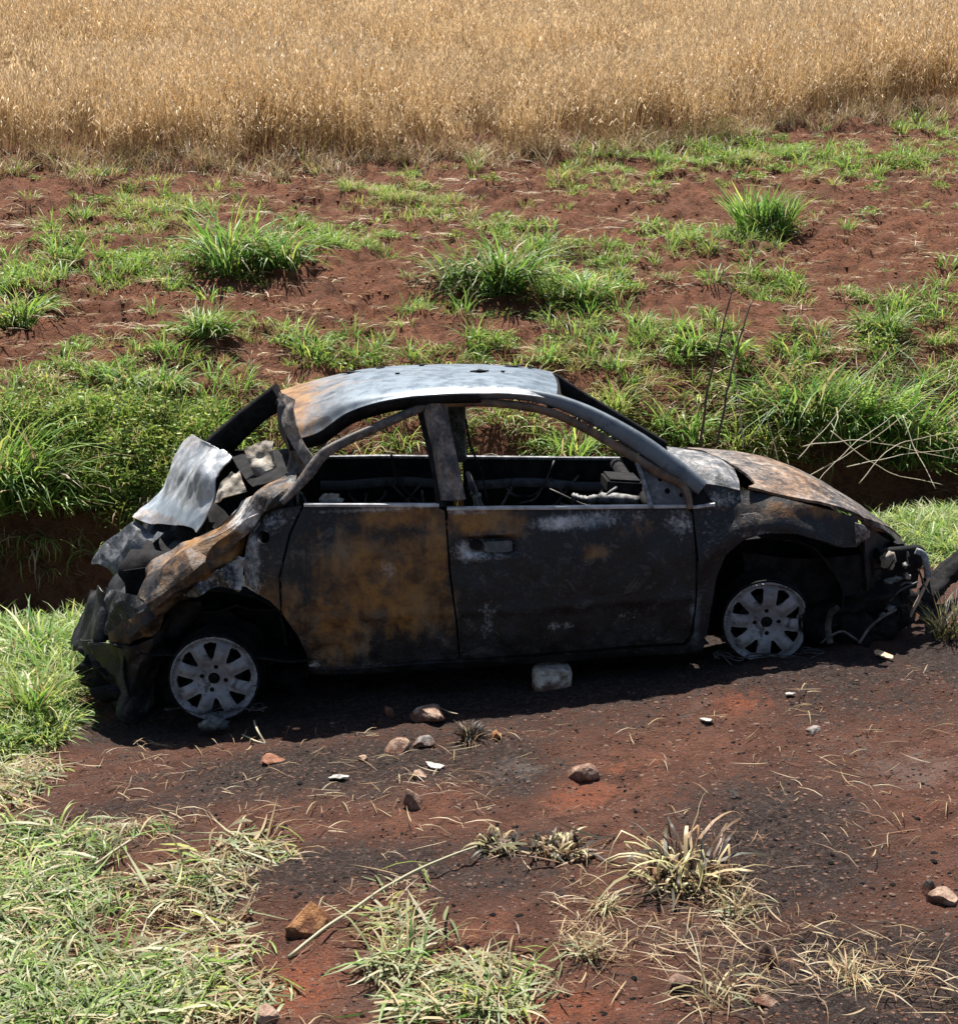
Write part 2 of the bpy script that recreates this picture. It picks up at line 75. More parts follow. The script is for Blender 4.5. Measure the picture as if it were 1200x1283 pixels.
W = {"stones": [[0.336, 6.654, 0.183, 0.113, "block", "whitish squared stone block wedged on the ground under the front door sill"], [-0.218, 6.273, 0.173, 0.069, "buff", "flat buff stone just below the shadow under the rear door"], [-0.401, 6.445, 0.053, 0.05, "red", "small reddish stone at the shadow edge, left of the flat buff stone"], [-0.328, 5.929, 0.125, 0.056, "tan", "low tan flat stone with a grey chip to its right"], [-0.228, 5.984, 0.093, 0.053, "grey", "flat grey stone chip beside the low tan stone"], [0.069, 5.981, 0.063, 0.056, "orange", "small round orange stone beside the charred black tuft"], [0.396, 5.483, 0.131, 0.082, "tan", "angular tan stone with dark left face in the middle of the burnt ground"], [-0.246, 5.304, 0.08, 0.083, "tan", "upright chunky brown stone on bare reddish ground"], [-0.243, 5.613, 0.075, 0.044, "buff", "little buff stone just above the upright chunky brown one"], [-0.53, 4.341, 0.158, 0.103, "orange", "large orange wedge-shaped stone at the lower end of the cane"], [-0.582, 3.855, 0.115, 0.062, "buff", "pale buff stone cut off by the bottom edge of the picture"], [0.826, 3.976, 0.072, 0.086, "brown", "brown upright stone among dry straw at lower right"], [1.4, 4.263, 0.096, 0.058, "buff", "tan stone at the right edge, lower corner"], [0.574, 3.829, 0.096, 0.057, "brown", "grey brown rounded stone among straw near the bottom edge"], [0.77, 3.714, 0.072, 0.034, "tan", "reddish flat stone at the bottom edge below the straw"], [1.34, 5.778, 0.096, 0.029, "grey", "thin grey flat stone on the burnt slope right of centre"], [-0.472, 5.878, 0.052, 0.026, "buff", "tiny buff chip on dark soil, left of the tan flat stone"], [-0.854, 5.925, 0.125, 0.03, "red", "thin reddish slab on dark soil below the rear wheel"], [1.382, 4.34, 0.064, 0.049, "char", "charred dark stone beside the tan stone at right edge"], [0.922, 5.18, 0.058, 0.035, "char", "small charcoal grey stone on the burnt slope, right side"]],
 "clumps": [[-2.04, 13.299, 1.037, 0.69, "tall", "widest tall blue-green grass clump standing in the upper left field"], [0.033, 12.577, 0.821, 0.62, "tall", "dense round bright green grass clump in the middle of the tilled field"], [2.798, 14.68, 0.532, 0.559, "upright", "upright dark green grass clump in the tilled field at upper right"], [-2.083, 11.507, 0.543, 0.317, "mid", "small bright green tuft on soil below the widest upper left clump"], [-2.908, 9.703, 0.779, 0.818, "tall", "big lush green grass clump at the left edge on the bank"], [-3.618, 11.821, 0.495, 0.455, "mid", "green grass clump at the left edge, higher in the field"], [-2.377, 10.727, 0.622, 0.357, "mid", "loose green clump on soil above the yellowish bushy weed"], [2.437, 11.194, 1.01, 0.811, "tall", "tall lush grass clump on the bank behind the hood"], [3.263, 11.334, 1.027, 0.888, "tall", "tall overhanging grass clump at the right edge above the dark hollow"], [1.531, 11.004, 0.643, 0.43, "mid", "leafy green clump at the foot of the tall dark stems"], [2.019, 10.993, 0.702, 0.492, "yellow", "yellowish green clump directly behind the bonnet"], [2.85, 11.298, 0.66, 0.693, "tall", "lush grass clump between the two largest clumps on the right bank"], [0.945, 11.012, 0.467, 0.367, "yellow", "yellow-green tuft just behind the front end of the roof"], [0.763, 12.714, 0.796, 0.418, "mid", "spreading green clump right of the dense round clump"], [1.506, 11.702, 0.676, 0.29, "mid", "low green clump in the field above the burnt stems"], [3.229, 12.195, 0.384, 0.403, "mid", "thin grey-green weed clump on soil near the right edge"], [0.569, 10.69, 0.626, 0.418, "mid", "green tuft seen through the front door window"], [-2.136, 6.93, 0.42, 0.36, "yellow", "bent yellow-green grass clump on the ground left of the rear wheel"], [-2.455, 7.879, 0.56, 0.362, "mid", "bright green grass clump at the left edge behind the rear bumper"], [-1.935, 5.952, 0.248, 0.191, "straw", "pale flattened tuft at the left edge on burnt soil"], [0.651, 4.576, 0.424, 0.324, "curl", "scorched pale clump with curled leaves on the burnt ground"], [0.269, 4.793, 0.296, 0.113, "curl", "low scorched brown tuft left of the curled pale clump"], [0.068, 4.85, 0.163, 0.114, "curl", "small scorched tuft at the tip of the cane"], [-0.235, 4.117, 0.258, 0.246, "strawgreen", "pale green tuft right of the large orange stone"], [0.044, 3.857, 0.287, 0.186, "strawgreen", "flattened pale tuft near the bottom edge, right of the cane"], [0.658, 3.766, 0.259, 0.204, "straw", "spiky straw-coloured tuft near the bottom edge"], [0.805, 4.319, 0.22, 0.154, "straw", "thin dry straw tuft below the curled scorched clump"], [0.397, 4.39, 0.089, 0.117, "straw", "tiny pale sprig on bare soil below the scorched clump"], [0.325, 4.074, 0.139, 0.122, "straw", "small dry brown sprig on bare soil near the bottom"], [-0.033, 6.032, 0.16, 0.091, "burnt", "charred black tuft beside the small round orange stone"], [-0.949, 4.815, 0.461, 0.199, "strawgreen", "trampled pale green tuft at left, above the flattened grass"], [2.216, 6.949, 0.265, 0.239, "olive", "scorched olive tuft at the right edge beside the charred log"], [1.015, 3.869, 0.177, 0.116, "straw", "sparse dry tuft on black ash at lower right"]],
 "patches": [[-3.242, 14.942, 0.69, 0.64, "yel", 160], [-2.739, 13.167, 0.75, 0.63, "low", 260], [-1.254, 14.235, 0.52, 0.53, "low", 150], [-0.565, 15.641, 0.48, 0.8, "yel", 170], [-1.146, 15.881, 0.33, 0.39, "yel", 50], [0.832, 13.318, 0.62, 0.74, "low", 220], [0.298, 14.402, 0.37, 0.38, "low", 90], [2.103, 14.499, 0.68, 0.5, "low", 150], [2.08, 17.622, 0.99, 0.95, "low", 300], [4.038, 17.88, 1.38, 0.91, "low", 360], [1.2, 16.658, 0.43, 0.5, "yel", 90], [5.767, 19.092, 0.44, 1.57, "low", 110], [3.145, 18.605, 0.95, 0.76, "low", 160], [-3.749, 12.62, 0.33, 0.95, "low", 130], [-3.643, 14.064, 0.51, 0.52, "low", 60], [-2.101, 11.797, 0.43, 0.34, "low", 90], [-1.072, 11.341, 0.71, 0.42, "low", 330], [-0.379, 12.079, 0.38, 0.39, "low", 90], [-2.499, 11.044, 0.64, 0.53, "low", 260], [-1.684, 10.624, 0.67, 0.3, "low", 260], [-3.058, 10.748, 0.45, 0.5, "low", 200], [1.566, 11.946, 0.56, 0.37, "low", 240], [0.12, 11.448, 0.54, 0.27, "low", 170], [0.979, 11.642, 0.43, 0.38, "low", 140], [2.449, 11.63, 0.73, 0.52, "low", 330], [3.374, 11.87, 0.5, 0.39, "low", 220], [0.638, 12.191, 0.51, 0.35, "low", 130], [2.45, 13.06, 0.41, 0.33, "low", 60], [3.849, 12.695, 0.33, 0.49, "low", 50], [3.296, 12.61, 0.33, 0.5, "low", 50], [-3.663, 16.179, 1.0, 0.41, "yel", 40], [-2.449, 9.988, 0.48, 0.25, "bush", 420], [-2.01, 10.215, 0.43, 0.19, "bush", 200], [-2.871, 9.997, 0.48, 0.27, "bush", 200], [-1.474, 10.27, 0.33, 0.18, "low", 160]],
 "fore": [[-1.4, 4.552, 0.23, 0.71, "fgreen", 330], [-1.634, 5.016, 0.23, 0.4, "fgreen", 170], [-0.904, 4.326, 0.22, 0.5, "fpale", 95], [-0.914, 4.373, 0.25, 0.46, "fstraw", 120], [-0.955, 4.847, 0.22, 0.25, "fpale", 50], [-1.086, 4.038, 0.39, 0.22, "fgreen", 200], [-0.62, 4.012, 0.11, 0.18, "fpale", 35], [-0.241, 4.242, 0.11, 0.29, "fpale", 45], [0.0, 3.958, 0.16, 0.17, "fpale", 60], [-0.088, 3.843, 0.18, 0.1, "fgreen", 40], [0.704, 3.99, 0.23, 0.3, "fstraw", 34], [0.717, 4.376, 0.17, 0.19, "fstraw", 20], [0.33, 4.144, 0.14, 0.27, "fstraw", 40], [1.084, 3.974, 0.2, 0.26, "fstraw", 50], [-2.229, 7.877, 0.32, 1.48, "verge", 520], [-2.903, 8.75, 0.41, 0.71, "verge", 300], [-1.899, 7.084, 0.19, 0.61, "verge", 120], [-1.966, 6.05, 0.12, 0.29, "fpale", 70], [-1.517, 6.368, 0.14, 0.23, "fstraw", 20], [2.819, 10.088, 0.41, 1.14, "verge", 420], [3.57, 10.324, 0.36, 1.05, "verge", 250], [2.481, 8.848, 0.29, 0.29, "fstraw", 60], [2.852, 8.816, 0.29, 0.41, "verge", 90], [-0.796, 5.496, 0.8, 0.31, "fstraw", 20], [-1.428, 5.31, 0.36, 0.18, "fstraw", 50]],
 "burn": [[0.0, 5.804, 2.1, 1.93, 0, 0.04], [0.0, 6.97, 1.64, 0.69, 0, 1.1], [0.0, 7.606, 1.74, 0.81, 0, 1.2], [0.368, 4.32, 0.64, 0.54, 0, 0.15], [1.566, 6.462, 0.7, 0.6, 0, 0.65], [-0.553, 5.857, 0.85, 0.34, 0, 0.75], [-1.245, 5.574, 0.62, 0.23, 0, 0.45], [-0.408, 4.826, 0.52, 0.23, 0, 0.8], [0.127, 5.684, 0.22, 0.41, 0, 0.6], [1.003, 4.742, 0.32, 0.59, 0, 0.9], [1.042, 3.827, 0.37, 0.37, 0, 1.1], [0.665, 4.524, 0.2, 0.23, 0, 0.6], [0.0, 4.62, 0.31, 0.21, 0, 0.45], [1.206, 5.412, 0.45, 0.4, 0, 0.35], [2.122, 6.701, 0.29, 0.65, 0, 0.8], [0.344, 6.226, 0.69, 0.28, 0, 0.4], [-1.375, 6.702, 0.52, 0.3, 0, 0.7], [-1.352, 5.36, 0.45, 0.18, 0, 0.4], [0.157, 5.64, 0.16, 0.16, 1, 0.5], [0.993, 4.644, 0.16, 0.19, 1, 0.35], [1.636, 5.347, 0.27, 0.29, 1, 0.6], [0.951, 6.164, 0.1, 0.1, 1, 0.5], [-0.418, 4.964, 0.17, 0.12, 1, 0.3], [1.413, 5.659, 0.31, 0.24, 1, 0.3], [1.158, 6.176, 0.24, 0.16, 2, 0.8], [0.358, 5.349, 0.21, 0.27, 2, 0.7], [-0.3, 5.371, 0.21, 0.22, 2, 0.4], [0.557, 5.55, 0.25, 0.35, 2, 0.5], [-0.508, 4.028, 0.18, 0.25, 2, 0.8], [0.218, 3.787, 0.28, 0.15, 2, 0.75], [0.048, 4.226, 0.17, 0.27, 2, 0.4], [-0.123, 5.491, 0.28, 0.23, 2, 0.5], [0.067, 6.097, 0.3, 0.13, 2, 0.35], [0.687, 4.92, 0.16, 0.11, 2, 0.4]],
 "cane": [[-0.569, 4.2, 0.063], [-0.443, 4.35, 0.104], [-0.259, 4.592, 0.13], [-0.106, 4.733, 0.144], [-0.005, 4.774, 0.166]],
 "cane_tail": [[-0.569, 4.2, 0.063], [-0.568, 4.113, 0.057], [-0.535, 4.0, 0.061]],
 "stick": [[-1.356, 5.008, 0.007], [-1.304, 5.057, 0.03], [-1.253, 5.134, 0.045]],
 "twig": [[-1.001, 6.443, 0.053], [-0.962, 6.275, 0.067], [-0.922, 6.225, 0.023]],
 "twig2": [[-0.922, 6.225, 0.023], [-0.975, 6.258, 0.025], [-1.052, 6.416, -0.001]],
 "pole": [[2.087, 7.22, 0.249], [2.134, 7.18, 0.405], [2.175, 7.12, 0.551]],
 "log": [[2.179, 7.3, 0.354], [2.463, 7.6, 0.479], [2.822, 7.95, 0.573]],
 "log2": [[2.272, 7.5, 0.427], [2.471, 7.7, 0.507], [2.696, 7.9, 0.614]],
 "stem_a": [[1.441, 9.75, 0.786], [1.49, 9.75, 1.253], [1.62, 9.8, 1.78]],
 "stem_b": [[1.553, 9.8, 0.779], [1.627, 9.8, 1.248], [1.762, 9.9, 1.719]],
 "stem_c": [[1.62, 9.8, 1.78], [1.571, 9.8, 1.886], [1.536, 9.8, 2.022]],
 "dry": [[[2.232, 10.2, 0.51], [2.708, 10.2, 0.801], [3.229, 10.3, 1.197]], [[2.218, 10.3, 0.704], [2.601, 10.2, 0.762], [3.232, 10.2, 0.636]], [[2.477, 10.1, 0.598], [2.849, 10.1, 0.679], [3.254, 10.2, 0.719]], [[2.405, 10.3, 0.814], [2.775, 10.2, 0.554], [3.13, 10.1, 0.472]], [[2.173, 10.2, 0.636], [2.403, 10.3, 0.869], [2.813, 10.5, 1.342]], [[2.538, 10.0, 0.5], [2.793, 10.1, 0.734], [3.279, 10.3, 0.814]], [[2.919, 10.4, 0.911], [2.986, 10.2, 0.664], [3.058, 10.0, 0.468]], [[2.245, 10.0, 0.479], [2.472, 10.1, 0.706], [2.836, 10.3, 0.924]], [[1.702, 9.7, 0.794], [1.683, 9.8, 1.093], [1.654, 9.9, 1.394]], [[2.009, 9.9, 0.55], [1.918, 9.9, 0.87], [1.857, 9.9, 1.081]]],
 "litter": [[-2.109, 6.645, 0.103, 0.051, "white litter scrap on soil at the left edge"], [-0.553, 5.693, 0.079, 0.035, "crumpled foil scrap on dark soil below the rear door"], [1.326, 6.189, 0.054, 0.024, "white flake on red soil below the front wheel"], [-0.175, 5.74, 0.102, 0.025, "thin white sliver on dark soil near the tan stone"], [1.833, 6.64, 0.123, 0.051, "pale tan bark flake on black soil below the front bumper"], [0.948, 6.037, 0.067, 0.027, "pale flake on ash in the right middle"]]}


cam_d = bpy.data.cameras.new('camera'); cam = bpy.data.objects.new('camera', cam_d); COL.objects.link(cam)
cam_d.sensor_fit = 'HORIZONTAL'; cam_d.sensor_width = 36.0; cam_d.lens = 57.0
cam_d.clip_start = 0.05; cam_d.clip_end = 2000
cam.location = (0, 0, CAM_H); cam.rotation_euler = (math.radians(90 - 11.0), 0, 0)
scene.camera = cam

SUN = Vector((-0.10, 0.40, 1.0)).normalized()
w = bpy.data.worlds.new('World'); scene.world = w; w.use_nodes = True
nt = w.node_tree; bg = nt.nodes['Background']; sky = nt.nodes.new('ShaderNodeTexSky')
sky.sky_type = 'NISHITA'; sky.sun_disc = False
sky.sun_elevation = math.asin(SUN.z); sky.sun_rotation = math.atan2(SUN.x, SUN.y)
nt.links.new(sky.outputs[0], bg.inputs[0]); bg.inputs[1].default_value = 0.052
sd = bpy.data.lights.new('sun', 'SUN'); sd.energy = 5.0; sd.angle = math.radians(0.5); sd.color = (1.0, 0.95, 0.88)
sun = bpy.data.objects.new('sun', sd); COL.objects.link(sun); sun.location = (0, 10, 30)
sun.rotation_euler = SUN.to_track_quat('Z', 'Y').to_euler()
scene.view_settings.view_transform = 'Standard'; scene.view_settings.look = 'None'
scene.view_settings.gamma = 1.0; scene.view_settings.use_curve_mapping = False
scene.view_settings.exposure = 1.42
scene.render.engine = 'CYCLES'
scene.cycles.max_bounces = 4; scene.cycles.diffuse_bounces = 2; scene.cycles.glossy_bounces = 2; scene.cycles.transmission_bounces = 2; scene.cycles.transparent_max_bounces = 4

# ------------------------------------------------------------------ noise and terrain
def h2(ix, iy, s):
    n = (ix.astype(np.int64) * 374761393 + iy.astype(np.int64) * 668265263 + s * 1274126177) & 0xffffffff
    n = ((n ^ (n >> 13)) * 1274126177) & 0xffffffff
    return ((n ^ (n >> 16)) & 0xffff) / 65535.0
def vn(x, y, s=0):
    x = np.asarray(x, float); y = np.asarray(y, float)
    ix = np.floor(x); iy = np.floor(y); fx = x - ix; fy = y - iy
    fx = fx * fx * (3 - 2 * fx); fy = fy * fy * (3 - 2 * fy)
    ix = ix.astype(np.int64); iy = iy.astype(np.int64)
    a = h2(ix, iy, s); b = h2(ix + 1, iy, s); c = h2(ix, iy + 1, s); d = h2(ix + 1, iy + 1, s)
    return (a + (b - a) * fx) * (1 - fy) + (c + (d - c) * fx) * fy - 0.5
def fbm(x, y, o=4, s=0):
    r = 0.0; a = 1.0; f = 1.0
    for k in range(o):
        r = r + a * vn(x * f + 17.3 * k, y * f - 9.1 * k, s + k); a *= 0.5; f *= 2.03
    return r
def ss(a, b, x):
    t = np.clip((x - a) / (b - a), 0, 1); return t * t * (3 - 2 * t)
def bank_d(x, y):
    """distance beyond the foot of the bank that runs obliquely behind the car"""
    return y - (10.26 + 0.30 * np.clip(x, -9, 9)) - 0.14 * fbm(x * 0.9, x * 0 + 3.3, 2, 5)
PROF_D = [-200, -1.5, -1.0, -0.55, -0.1, 0.05, 0.16, 0.4, 0.75, 1.3, 2.24, 7.5, 13.0, 20, 32, 60, 150, 300]
PROF_Z = [0.0, 0.0, -0.03, -0.22, -0.30, -0.02, 0.33, 0.66, 0.98, 1.22, 1.50, 2.85, 4.40, 6.35, 9.3, 14.0, 20.0, 22.0]
def wheat_edge(x):
    return 17.55 + 0.25 * np.clip(x, -30, 30) + 0.35 * vn(x * 0.7, x * 0 + 1.7, 9) + 1.7 * ss(1.5, 6.0, x)
def terrain(x, y, detail=True):
    x = np.asarray(x, float); y = np.asarray(y, float)
    d = bank_d(x, y)
    near = 1 - ss(-1.6, -0.8, d)
    tilt = near * (0.085 * (np.clip(x, -4, 2.2) + 1.2) + 0.02 * np.clip(x - 2.2, 0, 5)) + (1 - near) * 0.055 * (np.clip(x, -7, 7) + 1.2)
    z = np.interp(d, PROF_D, PROF_Z) + tilt
    # hump in the foreground, a heap round the sunken front wheel, settled soil by the rear one
    z = z + near * (0.05 * np.exp(-((x - 0.75) / 0.55) ** 2 - ((y - 5.05) / 0.45) ** 2)
                    + 0.055 * np.exp(-((x - 1.4) / 0.45) ** 2 - ((y - 6.45) / 0.28) ** 2)
                    - 0.03 * np.exp(-((x + 1.2) / 0.6) ** 2 - ((y - 6.6) / 0.4) ** 2))
    if detail:
        till = ss(1.0, 2.0, d)
        z = z + near * 0.05 * fbm(x * 1.1, y * 1.1, 3, 21)
        z = z + near * (0.026 * fbm(x * 6, y * 6, 4, 31) + 0.010 * fbm(x * 24, y * 24, 2, 36) + 0.006 * fbm(x * 55, y * 55, 2, 38) * (y < 7.3))
        z = z + (1 - near) * (0.10 * fbm(x * 1.3, y * 1.3, 3, 41) + 0.05 * fbm(x * 6, y * 6, 3, 51) + 0.035 * fbm(x * 15, y * 15, 2, 56))
        z = z + till * (0.11 * np.abs(fbm(x * 6, y * 8, 4, 61)) + 0.09 * fbm(x * 2.5, y * 5.0, 3, 71))
    return z

def h3(ix, iy, iz, s):
    n = (ix * 374761393 + iy * 668265263 + iz * 2147483647 + s * 1274126177) & 0xffffffff
    n = ((n ^ (n >> 13)) * 1274126177) & 0xffffffff
    return ((n ^ (n >> 16)) & 0xffff) / 65535.0
def vn3(p, s=0):
    p = np.asarray(p, float); i = np.floor(p); f = p - i; f = f * f * (3 - 2 * f); i = i.astype(np.int64)
    x, y, z = i[:, 0], i[:, 1], i[:, 2]; r = 0
    for a in (0, 1):
        for b in (0, 1):
            for c in (0, 1):
                wgt = (f[:, 0] if a else 1 - f[:, 0]) * (f[:, 1] if b else 1 - f[:, 1]) * (f[:, 2] if c else 1 - f[:, 2])
                r = r + wgt * h3(x + a, y + b, z + c, s)
    return r - 0.5
def fb3(p, o=3, s=0):
    p = np.asarray(p, float); r = 0; a = 1; f = 1
    for k in range(o):
        r = r + a * vn3(p * f + 13.7 * k, s + k); a *= 0.5; f *= 2.07
    return r

# ------------------------------------------------------------------ material helpers
class NT:
    def __init__(s, name):
        s.m = bpy.data.materials.new(name); s.m.use_nodes = True; s.t = s.m.node_tree; s.t.nodes.clear()
        s.out = s.n('ShaderNodeOutputMaterial')
    def n(s, t, **k):
        nd = s.t.nodes.new(t)
        for a, b in k.items(): setattr(nd, a, b)
        return nd
    def l(s, a, b): s.t.links.new(a, b)
    def set(s, sock, v):
        if isinstance(v, bpy.types.NodeSocket): s.l(v, sock)
        elif isinstance(v, (tuple, list)) and len(v) == 3 and sock.type == 'RGBA': sock.default_value = (*v, 1)
        else: sock.default_value = v
    def coord(s, which='Object'): return s.n('ShaderNodeTexCoord').outputs[which]
    def pos(s): return s.n('ShaderNodeNewGeometry').outputs['Position']
    def scale(s, v, sc):
        m = s.n('ShaderNodeMapping'); s.l(v, m.inputs[0]); m.inputs['Scale'].default_value = sc; return m.outputs[0]
    def noise(s, v, sc, det=4, rough=0.55, dist=0.0):
        n = s.n('ShaderNodeTexNoise'); s.l(v, n.inputs['Vector']); n.inputs['Scale'].default_value = sc
        n.inputs['Detail'].default_value = det; n.inputs['Roughness'].default_value = rough; n.inputs['Distortion'].default_value = dist
        return n.outputs[0]
    def voro(s, v, sc, feat='F1'):
        n = s.n('ShaderNodeTexVoronoi'); n.feature = feat; s.l(v, n.inputs['Vector']); n.inputs['Scale'].default_value = sc; return n.outputs['Distance']
    def math(s, op, a, b=0.0, c=0.0, clamp=False):
        n = s.n('ShaderNodeMath', operation=op, use_clamp=clamp); s.set(n.inputs[0], a); s.set(n.inputs[1], b); s.set(n.inputs[2], c); return n.outputs[0]
    def ramp(s, v, a, b, lo=0.0, hi=1.0):
        n = s.n('ShaderNodeMapRange', interpolation_type='SMOOTHSTEP'); s.set(n.inputs[0], v)
        n.inputs[1].default_value = a; n.inputs[2].default_value = b; n.inputs[3].default_value = lo; n.inputs[4].default_value = hi; return n.outputs[0]
    def mix(s, f, a, b, mode='MIX'):
        n = s.n('ShaderNodeMix', data_type='RGBA', blend_type=mode); s.set(n.inputs[0], f); s.set(n.inputs[6], a); s.set(n.inputs[7], b); return n.outputs[2]
    def attr(s, name):
        n = s.n('ShaderNodeAttribute'); n.attribute_name = name; return n
    def sep(s, c):
        n = s.n('ShaderNodeSeparateColor'); s.l(c, n.inputs[0]); return n.outputs
    def bump(s, h, st=0.5, d=0.01):
        n = s.n('ShaderNodeBump'); s.l(h, n.inputs['Height']); n.inputs['Strength'].default_value = st; n.inputs['Distance'].default_value = d; return n.outputs[0]
    def bsdf(s, col, rough=0.8, metal=0.0, normal=None, spec=0.5):
        b = s.n('ShaderNodeBsdfPrincipled'); s.set(b.inputs['Base Color'], col); s.set(b.inputs['Roughness'], rough); s.set(b.inputs['Metallic'], metal)
        b.inputs['Specular IOR Level'].default_value = spec
        if normal is not None: s.l(normal, b.inputs['Normal'])
        return b.outputs[0]
    def done(s, sh): s.l(sh, s.out.inputs[0]); return s.m

def mat_burnt(name, dark=(0.0035, 0.0037, 0.0045), mid=(0.015, 0.0145, 0.016), bias=(0, 0, 0), bump=0.5, km=1.0, fl=0.5, met=0.25, s1=(0.085, 0.10, 0.12), s2=(0.20, 0.235, 0.27)):
    t = NT(name); v = t.coord('Object'); m = t.sep(t.attr('m').outputs['Color'])
    nb = t.noise(v, 3.5, 5, 0.6); nm = t.noise(v, 14, 6, 0.65, 0.3); nf = t.noise(v, 60, 5, 0.7); ns = t.noise(t.scale(v, (22, 22, 3.5)), 1.0, 4, 0.6)
    nx = t.noise(v, 7, 6, 0.7, 0.8)
    base = t.mix(t.ramp(nm, 0.38, 0.75), dark, mid)
    base = t.mix(t.math('MULTIPLY', t.ramp(nb, 0.5, 0.7), 0.5), base, (0.028, 0.031, 0.042))
    base = t.mix(t.math('MULTIPLY', t.ramp(nf, 0.54, 0.70), 0.6 * fl), base, (0.10, 0.096, 0.09))
    sp = t.noise(v, 150, 3, 0.7); base = t.mix(t.math('MULTIPLY', t.ramp(sp, 0.62, 0.70), 0.5 * fl), base, (0.2, 0.19, 0.18))
    base = t.mix(t.math('MULTIPLY', t.ramp(nx, 0.59, 0.62), 0.5 * fl + .1), base, (0.085, 0.08, 0.076)); base = t.mix(t.math('MULTIPLY', t.ramp(nx, 0.43, 0.40), 0.7), base, (0.004, 0.004, 0.004))
    def fac(ch, b, k1, k2, lo, hi):
        a = t.math('ADD', m[ch], b)
        a = t.math('ADD', a, t.math('MULTIPLY', t.math('SUBTRACT', nm, 0.5), k1 * km)); a = t.math('ADD', a, t.math('MULTIPLY', t.math('SUBTRACT', nf, 0.5), k2 * km))
        return a
    st = fac(2, bias[2], 0.5, 0.25, 0, 1)
    fs = t.ramp(st, 0.3, 0.8)
    base = t.mix(t.math('MULTIPLY', fs, 0.85), base, t.mix(t.ramp(t.math('ADD', t.math('MULTIPLY', t.math('SUBTRACT', nm, 0.5), km), 0.5), 0.35, 0.7), s1, s2))
    r = fac(0, bias[0], 0.75, 0.45, 0, 1); r = t.math('ADD', r, t.math('MULTIPLY', t.math('SUBTRACT', ns, 0.5), 0.8))
    fr = t.ramp(r, 0.12, 0.82)
    rcol = t.mix(t.ramp(nm, 0.3, 0.7), (0.075, 0.031, 0.010), (0.27, 0.125, 0.026)); rcol = t.mix(t.ramp(nb, 0.45, 0.75), rcol, (0.22, 0.125, 0.045)); rcol = t.mix(t.math('MULTIPLY', t.ramp(nf, 0.5, 0.7), 0.5), rcol, (0.05, 0.03, 0.018))
    base = t.mix(t.math('MULTIPLY', fr, 0.93), base, rcol)
    eg = t.math('MULTIPLY', t.math('MULTIPLY', fr, t.math('SUBTRACT', 1.0, fr)), t.ramp(nx, 0.48, 0.6, 0, 2.2)); base = t.mix(t.math('MULTIPLY', eg, 0.4), base, (0.2, 0.17, 0.13))
    p = fac(1, bias[1], 0.5, 0.9, 0, 1); p = t.math('ADD', p, t.math('MULTIPLY', t.math('SUBTRACT', ns, 0.5), 0.2)); fp = t.ramp(p, 0.3, 0.85)
    pcol = t.mix(t.ramp(nm, 0.3, 0.7), (0.27, 0.265, 0.26), (0.56, 0.56, 0.55))
    base = t.mix(t.math('MULTIPLY', fp, 0.9), base, pcol)
    # soot flecks over everything
    base = t.mix(t.math('MULTIPLY', t.ramp(t.noise(v, 30, 4, 0.7), 0.66, 0.74), 0.75), base, (0.02, 0.019, 0.018))
    h = t.math('ADD', t.math('ADD', t.math('MULTIPLY', nm, 0.6), t.math('MULTIPLY', nf, 0.6)), t.math('ADD', t.ramp(nx, 0.585, 0.62, 0, .25), t.math('MULTIPLY', t.ramp(r, 0.3, 0.7), .2)))
    rough = t.math('SUBTRACT', t.ramp(nm, 0.3, 0.7, 0.42, 0.75), t.math('MULTIPLY', fs, 0.08))
    return t.done(t.bsdf(base, rough, t.math('MULTIPLY', fs, met), t.bump(h, bump, 0.009), 0.35))
def mat_plain(name, c1, c2, rough=0.8, sc=12, metal=0.0, bump=0.3, c3=None, spec=0.4):
    t = NT(name); v = t.coord('Object'); n = t.noise(v, sc, 6, 0.65); f = t.noise(v, sc * 6, 4, 0.7)
    c = t.mix(t.ramp(n, 0.35, 0.68), c1, c2)
    if c3: c = t.mix(t.ramp(f, 0.6, 0.72), c, c3)
    return t.done(t.bsdf(c, rough, metal, t.bump(t.math('ADD', n, f), bump, 0.006), spec))
def mat_leaf(name, trans=0.45, rough=0.55, var=0.35):
    t = NT(name); a = t.attr('col').outputs['Color']
    oi = t.n('ShaderNodeObjectInfo').outputs['Random']
    k = t.math('ADD', 1 - var / 2, t.math('MULTIPLY', oi, var))
    hs = t.n('ShaderNodeHueSaturation'); t.l(a, hs.inputs['Color']); t.l(k, hs.inputs['Value'])
    c = hs.outputs[0]
    b = t.bsdf(c, rough - .03, 0, None, 0.45); tr = t.n('ShaderNodeBsdfTranslucent'); t.l(c, tr.inputs[0])
    mx = t.n('ShaderNodeMixShader'); mx.inputs[0].default_value = trans; t.l(b, mx.inputs[1]); t.l(tr.outputs[0], mx.inputs[2])
    return t.done(mx.outputs[0])

